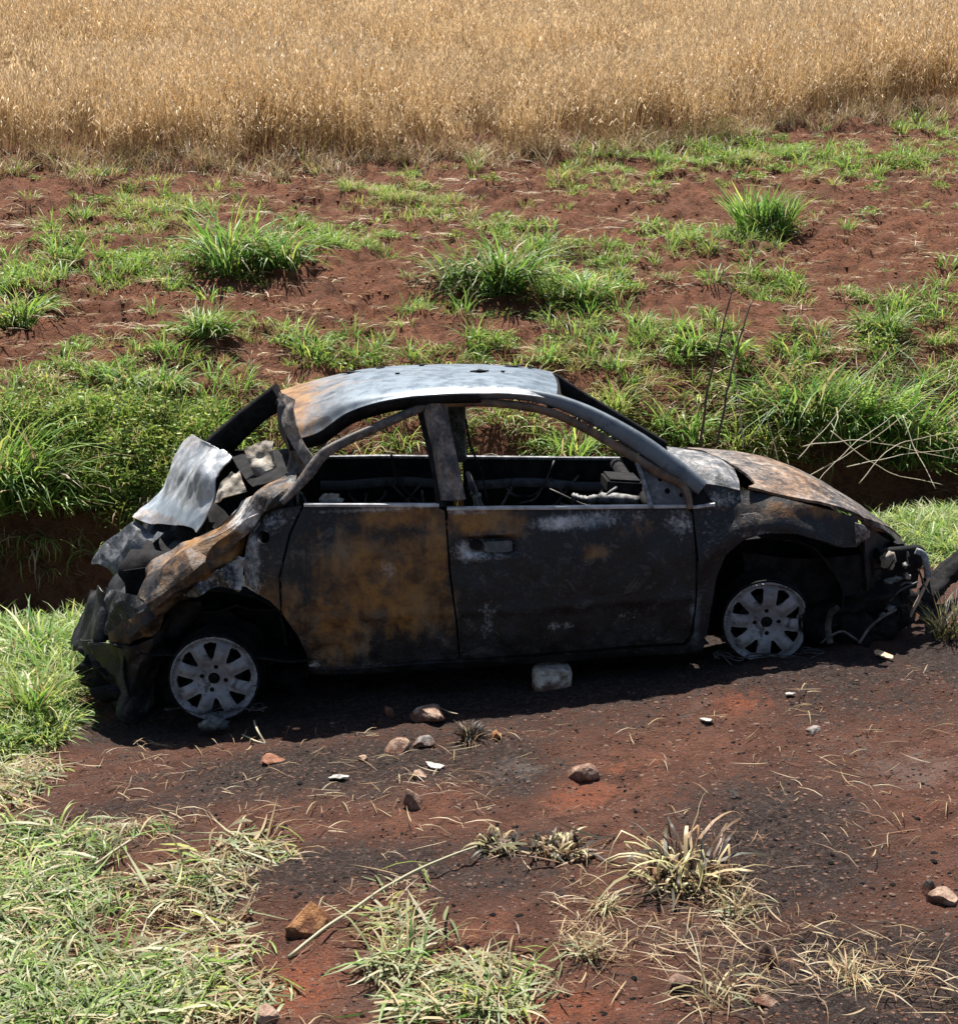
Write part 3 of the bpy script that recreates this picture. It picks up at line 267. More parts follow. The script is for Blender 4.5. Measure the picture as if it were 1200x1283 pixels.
def mat_ground():
    t = NT('soil'); v = t.pos(); m = t.sep(t.attr('m').outputs['Color']); til = t.attr('till').outputs['Fac']
    n1 = t.noise(v, 1.7, 5, 0.6); n2 = t.noise(v, 9, 6, 0.65); n3 = t.noise(v, 45, 5, 0.7); n4 = t.noise(v, 160, 4, 0.75)
    red = t.mix(t.ramp(n2, 0.35, 0.7), (0.080, 0.031, 0.018), (0.235, 0.094, 0.054))
    red = t.mix(t.math('MULTIPLY', t.ramp(n3, 0.45, 0.75), 0.5), red, (0.2, 0.10, 0.062))
    tilc = t.mix(t.ramp(n2, 0.35, 0.7), (0.095, 0.034, 0.015), (0.255, 0.098, 0.046))
    tilc = t.mix(t.math('MULTIPLY', t.ramp(n3, 0.5, 0.72), 0.55), tilc, (0.32, 0.14, 0.07)); tilc = t.mix(t.math('MULTIPLY', t.ramp(n3, 0.46, 0.32), 0.6), tilc, (0.022, 0.008, 0.005))  # dark tone in the low spots paints shadow between the crumbs
    red = t.mix(t.math('MULTIPLY', t.ramp(n1, 0.5, 0.68), 0.5), red, t.mix(n3, (0.10, 0.055, 0.038), (0.25, 0.14, 0.098)))
    c = t.mix(til, red, tilc)
    c = t.mix(t.math('MULTIPLY', t.ramp(t.math('ADD', m[2], t.math('MULTIPLY', t.math('SUBTRACT', n2, 0.5), 1.2)), 0.3, 0.9), 0.85), c, (0.36, 0.105, 0.045))
    jit = t.math('ADD', t.math('MULTIPLY', t.math('SUBTRACT', n2, 0.5), 1.1), t.math('ADD', t.math('MULTIPLY', t.math('SUBTRACT', n3, 0.5), 0.9), t.math('MULTIPLY', t.math('SUBTRACT', n1, 0.5), 0.6)))
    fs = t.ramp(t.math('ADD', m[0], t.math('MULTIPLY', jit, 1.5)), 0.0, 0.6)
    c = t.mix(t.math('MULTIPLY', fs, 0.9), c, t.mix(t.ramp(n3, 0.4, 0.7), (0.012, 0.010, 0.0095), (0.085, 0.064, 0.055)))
    fa = t.ramp(t.math('ADD', m[1], jit), 0.2, 0.9)
    c = t.mix(t.math('MULTIPLY', fa, 0.6), c, (0.22, 0.185, 0.165))
    c = t.mix(t.math('MULTIPLY', t.ramp(n4, 0.56, 0.70), 0.55), c, t.mix(0.65, c, (0.42, 0.28, 0.21)))
    c = t.mix(t.math('MULTIPLY', t.ramp(n4, 0.46, 0.34), 0.65), c, t.mix(0.75, c, (0.012, 0.007, 0.006)))
    far = t.n('ShaderNodeAttribute'); far.attribute_name = 'wheat'
    c = t.mix(far.outputs['Fac'], c, (0.16, 0.10, 0.05))
    h = t.math('ADD', t.math('ADD', t.math('MULTIPLY', n2, 0.9), t.math('MULTIPLY', n3, 1.1)), t.math('MULTIPLY', n4, 0.6))
    return t.done(t.bsdf(c, 0.92, 0, t.bump(h, 1.0, 0.045), 0.2))

M = {}
M['burnt'] = mat_burnt('burnt_panel')
M['soot'] = mat_plain('sooty_metal', (0.004, 0.004, 0.0045), (0.016, 0.0155, 0.0155), 0.85, 16, 0, 0.4, (0.04, 0.037, 0.034), 0.12)
M['iron'] = mat_plain('bare_iron', (0.02, 0.019, 0.018), (0.11, 0.10, 0.09), 0.6, 20, 0.2, 0.4, (0.2, 0.17, 0.13), 0.4)
MASKED = ('burnt', 'grey', 'skin', 'frame', 'lid')
M['frame'] = mat_burnt('frame_metal', (0.035, 0.033, 0.031), (0.085, 0.08, 0.075), (0, 0, 0), 0.2, 0.55, 0.4)
M['lid'] = mat_burnt('silvered_lid', (0.10, 0.11, 0.12), (0.17, 0.18, 0.19), (0, 0, 0.2), 0.1, 0.35, 0.2, 0.4, (0.22, 0.255, 0.29), (0.34, 0.385, 0.42))
M['skin'] = mat_burnt('silvered_sheet', (0.10, 0.11, 0.12), (0.17, 0.18, 0.19), (0, 0, 0.2), 0.12, 0.45, 0.35, 0.3, (0.065, 0.09, 0.115), (0.135, 0.175, 0.21))
M['grey'] = mat_burnt('grey_burnt', (0.045, 0.047, 0.05), (0.11, 0.115, 0.12), (0.1, 0.12, 0.25))
def mat_rim():
    t = NT('burnt_alloy'); v = t.coord('Object'); n = t.noise(v, 9, 6, 0.65); f = t.noise(v, 70, 4, 0.7); st = t.noise(v, 16, 5, 0.7, 0.6)
    c = t.mix(t.ramp(n, 0.35, 0.68), (0.13, 0.13, 0.14), (0.25, 0.25, 0.265)); c = t.mix(t.math('MULTIPLY', t.ramp(st, 0.52, 0.66), 0.85), c, (0.03, 0.029, 0.029)); c = t.mix(t.math('MULTIPLY', t.ramp(st, 0.40, 0.30), 0.6), c, (0.36, 0.35, 0.34)); c = t.mix(t.math('MULTIPLY', t.ramp(f, 0.6, 0.7), 0.5), c, (0.06, 0.058, 0.055))
    return t.done(t.bsdf(c, 0.6, 0.15, t.bump(t.math('ADD', t.math('MULTIPLY', n, .6), f), 0.5, 0.006), 0.4))
M['rim'] = mat_rim()
M['ash'] = mat_plain('ashy_remnant', (0.14, 0.115, 0.085), (0.42, 0.38, 0.32), 0.85, 14, 0, 0.5, (0.2, 0.12, 0.06))
M['alu'] = mat_plain('melted_aluminium', (0.04, 0.04, 0.039), (0.19, 0.19, 0.185), 0.55, 30, 0.4, 0.5, (0.03, 0.03, 0.03))
M['leaf'] = mat_leaf('grass_blades'); M['straw'] = mat_leaf('dry_straw', 0.25, 0.6, 0.3); M['wheat'] = mat_leaf('ripe_wheat', 0.3, 0.6, 0.25)
M['soil'] = mat_ground()
M['clod'] = mat_plain('soil_clod', (0.115, 0.043, 0.02), (0.28, 0.11, 0.054), 0.95, 2.5, 0, 0.4, None, 0.2)
M['crumb'] = mat_plain('soil_crumb', (0.045, 0.022, 0.015), (0.14, 0.068, 0.044), 0.95, 2.5, 0, 0.4, None, 0.2)
TONES = {'block': ((0.36, 0.29, 0.23), (0.60, 0.53, 0.45)), 'buff': ((0.32, 0.2, 0.14), (0.46, 0.33, 0.25)), 'red': ((0.25, 0.10, 0.06), (0.36, 0.18, 0.11)),
         'tan': ((0.24, 0.14, 0.10), (0.42, 0.29, 0.21)), 'grey': ((0.2, 0.17, 0.15), (0.35, 0.31, 0.28)), 'orange': ((0.36, 0.15, 0.06), (0.50, 0.26, 0.12)),
         'brown': ((0.17, 0.10, 0.075), (0.30, 0.2, 0.15)), 'char': ((0.03, 0.025, 0.022), (0.10, 0.085, 0.075))}
def mat_stone(name, a, b):
    t = NT(name); v = t.coord('Object'); n = t.noise(v, 22, 6, 0.65); f = t.noise(v, 120, 4, 0.7); gz_ = t.n('ShaderNodeSeparateXYZ'); t.l(t.coord('Generated'), gz_.inputs[0])
    c = t.mix(t.ramp(n, 0.35, 0.68), tuple(q * .55 for q in a), tuple(q * .85 for q in b)); c = t.mix(t.ramp(f, 0.6, 0.72), c, tuple(q * .3 for q in a))
    dirt = t.ramp(t.math('ADD', gz_.outputs[2], t.math('MULTIPLY', t.math('SUBTRACT', n, 0.5), 1.4)), 0.75, 0.35); c = t.mix(t.math('MULTIPLY', dirt, 0.85), c, (0.11, 0.046, 0.028))
    return t.done(t.bsdf(c, 0.92, 0, t.bump(t.math('ADD', n, f), 0.9, 0.008), 0.2))
for k, (a, b) in TONES.items(): M['stone_' + k] = mat_stone('stone_' + k, a, b)
M['gravel'] = mat_plain('gravel', (0.06, 0.033, 0.025), (0.19, 0.125, 0.095), 0.92, 3, 0, 0.5, None, 0.2)
M['litter'] = mat_plain('pale_litter', (0.22, 0.2, 0.18), (0.42, 0.4, 0.37), 0.7, 20, 0, 0.3)
M['bark'] = mat_plain('pale_bark', (0.45, 0.27, 0.16), (0.62, 0.42, 0.28), 0.85, 20, 0, 0.5)
M['char'] = mat_plain('charred_wood', (0.003, 0.003, 0.003), (0.014, 0.0135, 0.013), 0.9, 26, 0, 1.0, (0.06, 0.057, 0.054), 0.15)

# ------------------------------------------------------------------ mesh helpers
def add_obj(name, me, mat, parent=None, link=True):
    o = bpy.data.objects.new(name, me)
    if mat is not None and not me.materials: me.materials.append(mat)
    if link: COL.objects.link(o)
    if parent is not None: o.parent = parent
    return o
def mk(name, V, Fc, mat, parent=None, smooth=True, link=True, cols=None, attr='col'):
    me = bpy.data.meshes.new(name); V = np.asarray(V, np.float32)
    if isinstance(Fc, np.ndarray):
        k = Fc.shape[1]; me.vertices.add(len(V)); me.vertices.foreach_set('co', V.ravel())
        me.loops.add(Fc.size); me.loops.foreach_set('vertex_index', Fc.ravel().astype(np.int32))
        me.polygons.add(len(Fc)); me.polygons.foreach_set('loop_start', np.arange(0, Fc.size, k, dtype=np.int32))
        me.update(calc_edges=True)
    else:
        me.from_pydata(V.tolist(), [], [list(f) for f in Fc]); me.update()
    if smooth: me.polygons.foreach_set('use_smooth', np.ones(len(me.polygons), bool))
    if cols is not None:
        a = me.attributes.new(attr, 'FLOAT_COLOR', 'POINT'); c = np.ones((len(V), 4), np.float32); c[:, :3] = cols; a.data.foreach_set('color', c.ravel())
    me.validate()
    return add_obj(name, me, mat, parent, link)
def tag(o, label, cat=None, group=None, kind=None):
    o['label'] = label
    if cat: o['category'] = cat
    if group: o['group'] = group
    if kind: o['kind'] = kind
    return o
def empty(name, loc=(0, 0, 0), rot=(0, 0, 0)):
    o = bpy.data.objects.new(name, None); COL.objects.link(o); o.location = loc; o.rotation_euler = rot; o.empty_display_size = 0.1; return o
def resample(pts, n):
    p = np.asarray(pts, float); d = np.r_[0, np.cumsum(np.linalg.norm(np.diff(p, axis=0), axis=1))]
    s = np.linspace(0, d[-1], n); return np.stack([np.interp(s, d, p[:, k]) for k in range(p.shape[1])], 1)
def crom(pts, n):
    """Catmull-Rom through pts, n samples"""
    p = np.asarray(pts, float)
    if len(p) < 3: return resample(p, n)
    q = np.vstack([2 * p[0] - p[1], p, 2 * p[-1] - p[-2]]); out = []
    for t in np.linspace(0, len(p) - 1, n):
        i = min(int(t), len(p) - 2); f = t - i; a, b, c, d = q[i:i + 4]
        out.append(0.5 * (2 * b + (c - a) * f + (2 * a - 5 * b + 4 * c - d) * f * f + (3 * b - a - 3 * c + d) * f ** 3))
    return np.array(out)
def tube_mesh(paths, rad, seg=6):
    """list of paths; rad scalar or per-path list of radii along it"""
    V = []; Fc = []
    for k, p in enumerate(paths):
        p = np.asarray(p, float); n = len(p); r = rad[k] if isinstance(rad, list) else rad; r = np.broadcast_to(np.asarray(r, float), (n,))
        T = np.gradient(p, axis=0); T /= np.linalg.norm(T, axis=1)[:, None] + 1e-9
        ref = np.array([0.3, 0.2, 0.93]) if abs(T[0] @ np.array([0.3, 0.2, 0.93])) < 0.9 else np.array([1.0, 0, 0])
        A = np.cross(T, ref); A /= np.linalg.norm(A, axis=1)[:, None] + 1e-9; B = np.cross(T, A)
        b0 = len(V); a = np.arange(seg) / seg * 2 * math.pi
        for i in range(n):
            for t in a: V.append(p[i] + r[i] * (math.cos(t) * A[i] + math.sin(t) * B[i]))
        for i in range(n - 1):
            for j in range(seg): Fc.append((b0 + i * seg + j, b0 + i * seg + (j + 1) % seg, b0 + (i + 1) * seg + (j + 1) % seg, b0 + (i + 1) * seg + j))
        Fc.append(tuple(b0 + j for j in range(seg))[::-1]); Fc.append(tuple(b0 + (n - 1) * seg + j for j in range(seg)))
    return np.array(V), Fc
def inpoly(P, poly):
    x, y = P[:, 0], P[:, 1]; r = np.zeros(len(P), bool); n = len(poly); j = n - 1
    for i in range(n):
        xi, yi = poly[i]; xj, yj = poly[j]
        c = ((yi > y) != (yj > y)) & (x < (xj - xi) * (y - yi) / (yj - yi + 1e-12) + xi); r ^= c; j = i
    return r
def closed(poly, res):
    out = []
    for a, b in zip(poly, poly[1:] + poly[:1]):
        a = np.array(a, float); b = np.array(b, float); n = max(1, int(np.linalg.norm(b - a) / res))
        for k in range(n): out.append(a + (b - a) * k / n)
    return np.array(out)
def roundpoly(poly, n=3, f=0.25):
    """cut the corners of a polygon a little"""
    p = [np.array(q, float) for q in poly]
    for _ in range(n - 1):
        q = []
        for a, b in zip(p, p[1:] + p[:1]): q += [a + (b - a) * f, b + (a - b) * f]
        p = q; f = 0.25
    return [tuple(q) for q in p]
def fill(poly, res, holes=()):
    """triangulated dense fill of a 2D polygon with holes"""
    B = closed([tuple(q) for q in poly], res); pts = [Vector(q) for q in B]; edges = [(i, (i + 1) % len(B)) for i in range(len(B))]
    HB = []
    for h in holes:
        hb = closed([tuple(q) for q in h], res * 0.7); o = len(pts); pts += [Vector(q) for q in hb]; edges += [(o + i, o + (i + 1) % len(hb)) for i in range(len(hb))]; HB.append(hb)
    lo = B.min(0); hi = B.max(0); gx, gy = np.meshgrid(np.arange(lo[0], hi[0], res), np.arange(lo[1], hi[1], res)); gx = gx + (np.arange(gx.shape[0])[:, None] % 2) * res * 0.5
    G = np.stack([gx.ravel(), gy.ravel()], 1); G = G[inpoly(G, B)]
    allb = np.vstack([B] + HB)
    keep = np.ones(len(G), bool)
    for k in range(0, len(G), 2000):
        d = np.linalg.norm(G[k:k + 2000, None] - allb[None], axis=2).min(1); keep[k:k + 2000] = d > res * 0.55
    G = G[keep]
    pts += [Vector(q) for q in G]
    v, _, f, _, _, _ = delaunay_2d_cdt(pts, edges, [], 0, 1e-6)
    v = np.array([(q.x, q.y) for q in v]); f = np.array([t for t in f if len(t) == 3], np.int64)
    c = v[f].mean(1); ok = inpoly(c, B)
    for hb in HB: ok &= ~inpoly(c, hb)
    f = f[ok]
    a = v[f[:, 1]] - v[f[:, 0]]; b = v[f[:, 2]] - v[f[:, 0]]; neg = a[:, 0] * b[:, 1] - a[:, 1] * b[:, 0] < 0; f[neg] = f[neg][:, ::-1]
    return v, f
def solid(o, th, off=-1.0, ang=40):
    m = o.modifiers.new('solidify', 'SOLIDIFY'); m.thickness = th; m.offset = off; m.use_even_offset = False
    e = o.modifiers.new('edges', 'EDGE_SPLIT'); e.split_angle = math.radians(ang)
def blobmask(P, L):
    r = np.zeros(len(P))
    for x, z, a, b, s in L: r = np.maximum(r, s * np.exp(-(np.abs((P[:, 0] - x) / a) ** 2.4 + np.abs((P[:, -1] - z) / b) ** 2.4) * 0.8))
    return r
def setmask(P, add=(0, 0, 0), side=True):
    c = np.zeros((len(P), 3))
    if side:
        for k, ch in enumerate(('rust', 'pale', 'steel_sheen')): c[:, k] = blobmask(P, C['blobs'][ch])
    return np.clip(c + np.asarray(add), 0, 1.2)

# ================================================================== the ground
def axis(parts):
    out = []
    for a, b, s in parts: out += list(np.arange(a, b, s))
    return np.array(out)
gy = axis([(-30, 1, 2.5), (1, 3.4, 0.12), (3.4, 7.2, 0.011), (7.2, 9.0, 0.02), (9.0, 12, 0.03), (12, 20, 0.04), (20, 34, 0.25), (34, 60, 1.2), (60, 420, 20)])
gxp = axis([(0, 2.0, 0.0115), (2.0, 2.8, 0.02), (2.8, 6.4, 0.045), (6.4, 14, 0.3), (14, 40, 2), (40, 340, 20)])
gx = np.r_[-gxp[::-1][:-1], gxp]
X, Y = np.meshgrid(gx, gy); Z = terrain(X, Y)
V = np.stack([X.ravel(), Y.ravel(), Z.ravel()], 1)
nx, ny = len(gx), len(gy); ii = (np.arange(ny - 1)[:, None] * nx + np.arange(nx - 1)[None]).ravel()
F4 = np.stack([ii, ii + 1, ii + 1 + nx, ii + nx], 1)
mask = np.zeros((len(V), 3))
for x, y, a, b, c, s in W['burn']:  # soot channel also paints the car's shade darker on the scorched ground below
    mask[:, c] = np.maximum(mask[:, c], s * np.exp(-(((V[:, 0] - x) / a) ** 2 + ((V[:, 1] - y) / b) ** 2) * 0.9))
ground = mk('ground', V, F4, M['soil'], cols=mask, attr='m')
ground['kind'] = 'structure'; ground['label'] = 'bare red soil burnt black round the car, tilled and rising behind the ditch'
D = bank_d(V[:, 0], V[:, 1])
a = ground.data.attributes.new('till', 'FLOAT', 'POINT'); a.data.foreach_set('value', ss(-1.0, 0.3, D).astype(np.float32))
a = ground.data.attributes.new('wheat', 'FLOAT', 'POINT'); a.data.foreach_set('value', ss(1.0, 3.0, V[:, 1] - wheat_edge(V[:, 0])).astype(np.float32))
def GZ(x, y):
    """height of the ground mesh itself"""
    x = np.asarray(x, float); y = np.asarray(y, float)
    i = np.clip(np.searchsorted(gx, x) - 1, 0, nx - 2); j = np.clip(np.searchsorted(gy, y) - 1, 0, ny - 2)
    fx = np.clip((x - gx[i]) / (gx[i + 1] - gx[i]), 0, 1); fy = np.clip((y - gy[j]) / (gy[j + 1] - gy[j]), 0, 1)
    return (Z[j, i] * (1 - fx) + Z[j, i + 1] * fx) * (1 - fy) + (Z[j + 1, i] * (1 - fx) + Z[j + 1, i + 1] * fx) * fy
def gz(x, y): return float(GZ(np.array([x]), np.array([y]))[0])

# ================================================================== the burnt car
car = empty('burnt_car', CAR_O, (0, 0, 0))
car.rotation_euler = Euler((0, -CAR_PITCH, CAR_YAW), 'XYZ')
tag(car, 'burnt-out rusty sooty sedan with crushed rear standing on charred ground', 'car')

def yside(x, z):
    up = np.maximum(z - 0.58, 0) / 0.36; dn = np.maximum(0.58 - z, 0) / 0.38
    y = 0.02 + 0.045 * up ** 2 + 0.05 * dn ** 2
    y = y + 0.03 * ss(2.5, 3.1, x) + 0.05 * ss(2.6, 3.1, x) ** 2
    return y
def ydent(x, z):
    P = np.stack([x * 3.0, z * 0, z * 3.0], 1); P2 = np.stack([x * 11, z * 0, z * 9], 1)
    return 0.030 * fb3(P, 2, 3) + 0.010 * fb3(P2, 2, 8)
def side_panel(name, poly, yoff=0.0, holes=(), res=0.016, th=0.02, mat='burnt', parent=car, extra=None, add=(0, 0, 0), rnd=1):
    if rnd > 1: poly = roundpoly(poly, rnd, 0.12)
    v, f = fill(poly, res, holes); x, z = v[:, 0], v[:, 1]
    y = yside(x, z) + ydent(x, z) + yoff
    if extra is not None: y = y + extra(x, z)
    P = np.stack([x, y, z], 1)
    o = mk(name, P, f, M[mat], parent, cols=setmask(P, add), attr='m'); solid(o, th); return o
def circle(cx, cz, r, n=18, sx=1.0): return [(cx + sx * r * math.cos(2 * math.pi * k / n), cz + r * math.sin(2 * math.pi * k / n)) for k in range(n)]

# doors and right side sheet metal
rdoor = side_panel('rear_door', C['rear_door'], extra=lambda x, z: -0.006 * np.exp(-((z - 0.46) / 0.02) ** 2) + 0.012 * np.exp(-(((x - .80) / .06) ** 2 + ((z - .67) / .07) ** 2)))
rdoor['label'] = 'rear door with orange rust streaks'
fh = C['fuel_hole']
side_panel('rear_quarter_panel', C['rear_quarter'], holes=[circle(fh[0], fh[1], 0.027)], res=0.012,
           extra=lambda x, z: 0.075 * (1 - ss(0.16, 0.27, x - 0.10 * ss(0.8, 0.97, z))) ** 1.5, add=(0, .12, .15))
hx, hz = C['handle']
fdoor = side_panel('front_door', C['front_door'], yoff=-0.003, res=.012, extra=lambda x, z: 0.045 * np.exp(-(np.abs((x - hx + .005) / .115) ** 6 + np.abs((z - hz) / .036) ** 6))
           - 0.006 * np.exp(-((z - 0.44 - .02 * x) / 0.022) ** 2))
fdoor['label'] = 'sooty front door with a burnt-out handle recess'
fen = side_panel('front_fender', C['fender'], res=0.015, extra=lambda x, z: -0.025 * np.exp(-((np.hypot(x - 2.52, z - .40) - .40) / .05) ** 2) + 0.05 * ss(.86, .97, z) * ss(2.25, 2.5, x))
side_panel('sill', C['sill'], yoff=0.0, res=0.02, th=0.05, extra=lambda x, z: 0.03 * ss(.22, .17, z))
side_panel('quarter_fold', C['quarter_fold'], yoff=0.03, res=0.014, add=(.1, .45, .1), extra=lambda x, z: 0.03 * np.sin(x * 40 + z * 30))
# door handle remains, sub-parts of the front door
v, f = fill(roundpoly([(hx - .04, hz - .03), (hx + .085, hz - .033), (hx + .085, hz + .018), (hx - .04, hz + .018)], 2, .12), 0.012)
P = np.stack([v[:, 0], yside(v[:, 0], v[:, 1]) + ydent(v[:, 0], v[:, 1]) + .010 - .014 * np.cos((v[:, 0] - hx - .022) * 18), v[:, 1]], 1)
o = mk('handle_plate', P, f, M['grey'], fdoor, cols=setmask(P, (-.1, .06, .12), False), attr='m'); solid(o, 0.012)
v, f = fill(circle(hx - .075, hz + .004, .024, 14, 1.3), 0.012); P = np.stack([v[:, 0], yside(v[:, 0], v[:, 1]) + ydent(v[:, 0], v[:, 1]) + .006, v[:, 1]], 1)
o = mk('lock_hole', P, f, M['soot'], fdoor); solid(o, .01)
# filler pocket behind the fuel hole
Vt, Ft = tube_mesh([[(fh[0], .115, fh[1]), (fh[0] + .005, .2, fh[1] - .02)]], .05, 14); mk('filler_pocket', Vt, Ft, M['soot'], car)

def bar(name, pts, wdt, th, mat='burnt', parent=car, n=26, nrm=(0, -1, 0), add=(0, 0, 0), wob=0.004, seed=1):
    """bent flat bar with rounded section along a path: wdt in the path's plane, th along nrm"""
    p = crom(pts, n); T = np.gradient(p, axis=0); T /= np.linalg.norm(T, axis=1)[:, None]
    N = np.broadcast_to(np.array(nrm, float), p.shape); A = np.cross(T, N); A /= np.linalg.norm(A, axis=1)[:, None]; N = np.cross(A, T)
    wv = np.broadcast_to(np.asarray(wdt if np.isscalar(wdt) else np.interp(np.linspace(0, 1, n), np.linspace(0, 1, len(wdt)), wdt), float), (n,))
    sec = [(-.5, -.28), (-.36, -.5), (0, -.56), (.36, -.5), (.5, -.28), (.5, .4), (.4, .5), (-.4, .5), (-.5, .4)]
    k = len(sec); V = []; Fc = []
    for i in range(n):
        jit = wob * fb3(p[i:i + 1] * 9, 2, seed)[0]
        for a_, b_ in sec: V.append(p[i] + A[i] * a_ * wv[i] - N[i] * b_ * -th * -1 + N[i] * jit)
    for i in range(n - 1):
        for j in range(k): Fc.append((i * k + j, i * k + (j + 1) % k, (i + 1) * k + (j + 1) % k, (i + 1) * k + j))
    Fc.append(tuple(range(k))[::-1]); Fc.append(tuple((n - 1) * k + j for j in range(k)))
    V = np.array(V); o = mk(name, V, Fc, M[mat], parent, cols=setmask(V, add, False) if mat in MASKED else None, attr='m')
    bm = bmesh.new(); bm.from_mesh(o.data); bmesh.ops.recalc_face_normals(bm, faces=bm.faces); bm.to_mesh(o.data); bm.free()
    e = o.modifiers.new('edges', 'EDGE_SPLIT'); e.split_angle = math.radians(50); return o

def facet(Q, k, g, seed):
    """sharp folds: warped triangle waves in random directions, k sets how close, g how steep"""
    r_ = np.random.default_rng(seed); f0 = k / 9.0; d = np.zeros(len(Q)); wq = Q * f0 * .45
    for i in range(4):
        n_ = r_.normal(size=3); n_ /= np.linalg.norm(n_); f_ = f0 * (.6 + .8 * r_.random()); x = Q @ n_ * f_ + r_.random() * 7 + 1.1 * fb3(wq + 11.3 * i, 2, seed + i)
        tri = 4 * np.abs(x - np.floor(x + .5)) - 1; d = d + tri * g * .14 / f_ * (.5 + fb3(wq * .7 + 5 * i, 1, seed + 9 + i) + .4)
    return d
def patch(name, G, nu=40, nv=24, amp=0.006, fr=8.0, ridge=0.0, th=0.004, mat='burnt', parent=car, add=(0, 0, 0), maskf=None, seed=1, off=0.0, flip=False, ang=35, fac=None, lin=False, fac2=None):
    G = np.asarray(G, float); rows = np.array([crom(r, nu) for r in G]); P = np.array([(np.stack([np.interp(np.linspace(0, len(rows) - 1, nv), np.arange(len(rows)), rows[:, j, c_]) for c_ in range(3)], 1) if lin else crom(rows[:, j], nv)) for j in range(nu)]).transpose(1, 0, 2)
    du = np.gradient(P, axis=1); dv = np.gradient(P, axis=0); N = np.cross(du, dv); N /= np.linalg.norm(N, axis=2)[:, :, None] + 1e-9
    Q = P.reshape(-1, 3); d = amp * fb3(Q * fr, 3, seed)
    if ridge: d = d + ridge * (0.5 - np.abs(fb3(Q * fr * 0.55 + 5, 2, seed + 30)) * 2.2)
    if fac: d = d + np.clip(facet(Q, fac[0], fac[1], seed + 60), -fac[2], fac[2])
    if fac2: d = d + np.clip(facet(Q, fac2[0], fac2[1], seed + 90), -fac2[2], fac2[2])
    Q = Q + N.reshape(-1, 3) * d[:, None]
    i = (np.arange(nv - 1)[:, None] * nu + np.arange(nu - 1)[None]).ravel(); Fq = np.stack([i, i + 1, i + 1 + nu, i + nu], 1)
    if flip: Fq = Fq[:, ::-1].copy()
    c = setmask(Q, add, False)
    if maskf is not None: c = np.clip(c + maskf(Q), 0, 1.2)
    o = mk(name, Q, Fq, M[mat], parent, cols=c if mat in MASKED else None, attr='m'); solid(o, th, off, ang); return o

# roof skin
def roofmask(Q):
    c = np.zeros((len(Q), 3)); rear = 1 - ss(0.45, 0.95, Q[:, 0]); c[:, 2] = 0.75 * ss(0.5, 0.9, Q[:, 0]) + .2; c[:, 1] = 0.10 * ss(0.5, 1.1, Q[:, 0]) + .16 + .3 * np.exp(-((Q[:, 1] - .25) / .05) ** 2) * ss(.8, 1.2, Q[:, 0])
    c[:, 0] = rear * (0.55 * np.exp(-((Q[:, 0] - .36) / .12) ** 2) + .18) + 0.5 * np.exp(-((Q[:, 0] - .36) / .09) ** 2 - ((Q[:, 2] - 1.37) / .05) ** 2)
    c[:, 0] += .34 * np.clip(fb3(Q * np.array([2, 7, 7]), 2, 14) * 2, 0, 1) * (1 - .5 * ss(1.2, 1.6, Q[:, 0]))
    return c
roof = patch('roof', C['roof'], 90, 50, 0.006, 5, 0.004, 0.008, 'skin', maskf=roofmask, seed=7, ang=30)
roof['label'] = 'pale grey-blue burnt roof sheet, bent down and ochre at the rear corner'
# flakes of charred lining lying on the roof
roofG = np.array([crom(r, 60) for r in np.asarray(C['roof'])])
for (fx, fy_, s) in ((.66, 1.12, .05), (.80, 1.05, .02), (1.02, .98, .022), (1.29, .60, .04), (1.47, 1.02, .06), (.9, .8, .015), (1.4, .75, .012), (1.55, .9, .02)):
    k = np.argmin((roofG[..., 0] - fx) ** 2 + (roofG[..., 1] - fy_) ** 2); p0 = roofG.reshape(-1, 3)[k]
    ang = np.linspace(0, 2 * math.pi, 9)[:-1]; rr = s * (0.6 + rng.random(8) * .6)
    Vv = [(p0[0] + rr[j] * math.cos(ang[j]), p0[1] + .8 * rr[j] * math.sin(ang[j]), p0[2] + .008 + rng.random() * .008) for j in range(8)]
    o = mk('char_flake', Vv, [tuple(range(8))], M['soot'], roof, False); solid(o, .006)
# roof rail and A pillar on the near side
bar('roof_rail', C['rail_top'], [.05, .05, .05, .055, .065, .075, .085, .085, .07], .05, 'skin', n=50, add=(-.1, .1, .4), wob=.0015)
bar('front_door_frame', C['door_frame_front'], [.03, .036, .036, .036, .038, .04, .04, .035, .03, .028], .035, 'frame', fdoor, n=50, add=(.42, .30, .05), wob=.0015)
# B pillar: a tapered plate between its two edges
L_, R_ = crom(C['b_pillar_l'], 30), crom(C['b_pillar_r'], 30)
G = [L_[::3] + np.array([0, .02, 0]), L_[::3] * .75 + R_[::3] * .25 - np.array([0, .008, 0]), L_[::3] * .3 + R_[::3] * .7 - np.array([0, .008, 0]), R_[::3] + np.array([0, .012, 0])]
patch('centre_pillar', G, 30, 10, 0.003, 10, 0, 0.02, 'frame', flip=True, add=(.36, .40, .1), off=-1)
rf = bar('rear_door_frame', C['rear_frame'], [.03, .04, .055, .05, .045, .042, .04, .04], .035, 'frame', rdoor, n=50, add=(.25, .38, .15), wob=.0015)
bar('rear_window_post', C['rear_frame_front'], .05, .03, 'soot', rdoor, n=16)
sp = C['sail_plate']; v, f = fill([(q[0], q[2]) for q in sp], 0.014, [circle(sp[0][0] + .10, sp[0][2] - .10, .009, 10), circle(sp[0][0] + .13, sp[0][2] - .15, .013, 10), circle(sp[0][0] + .19, sp[0][2] - .17, .009, 10)])
P = np.stack([v[:, 0], 0.055 + 0.44 * np.maximum(0, v[:, 1] - .9), v[:, 1]], 1)
o = mk('mirror_sail_plate', P, f, M['grey'], fdoor, cols=setmask(P, (0, .12, .1), False), attr='m'); solid(o, .006)
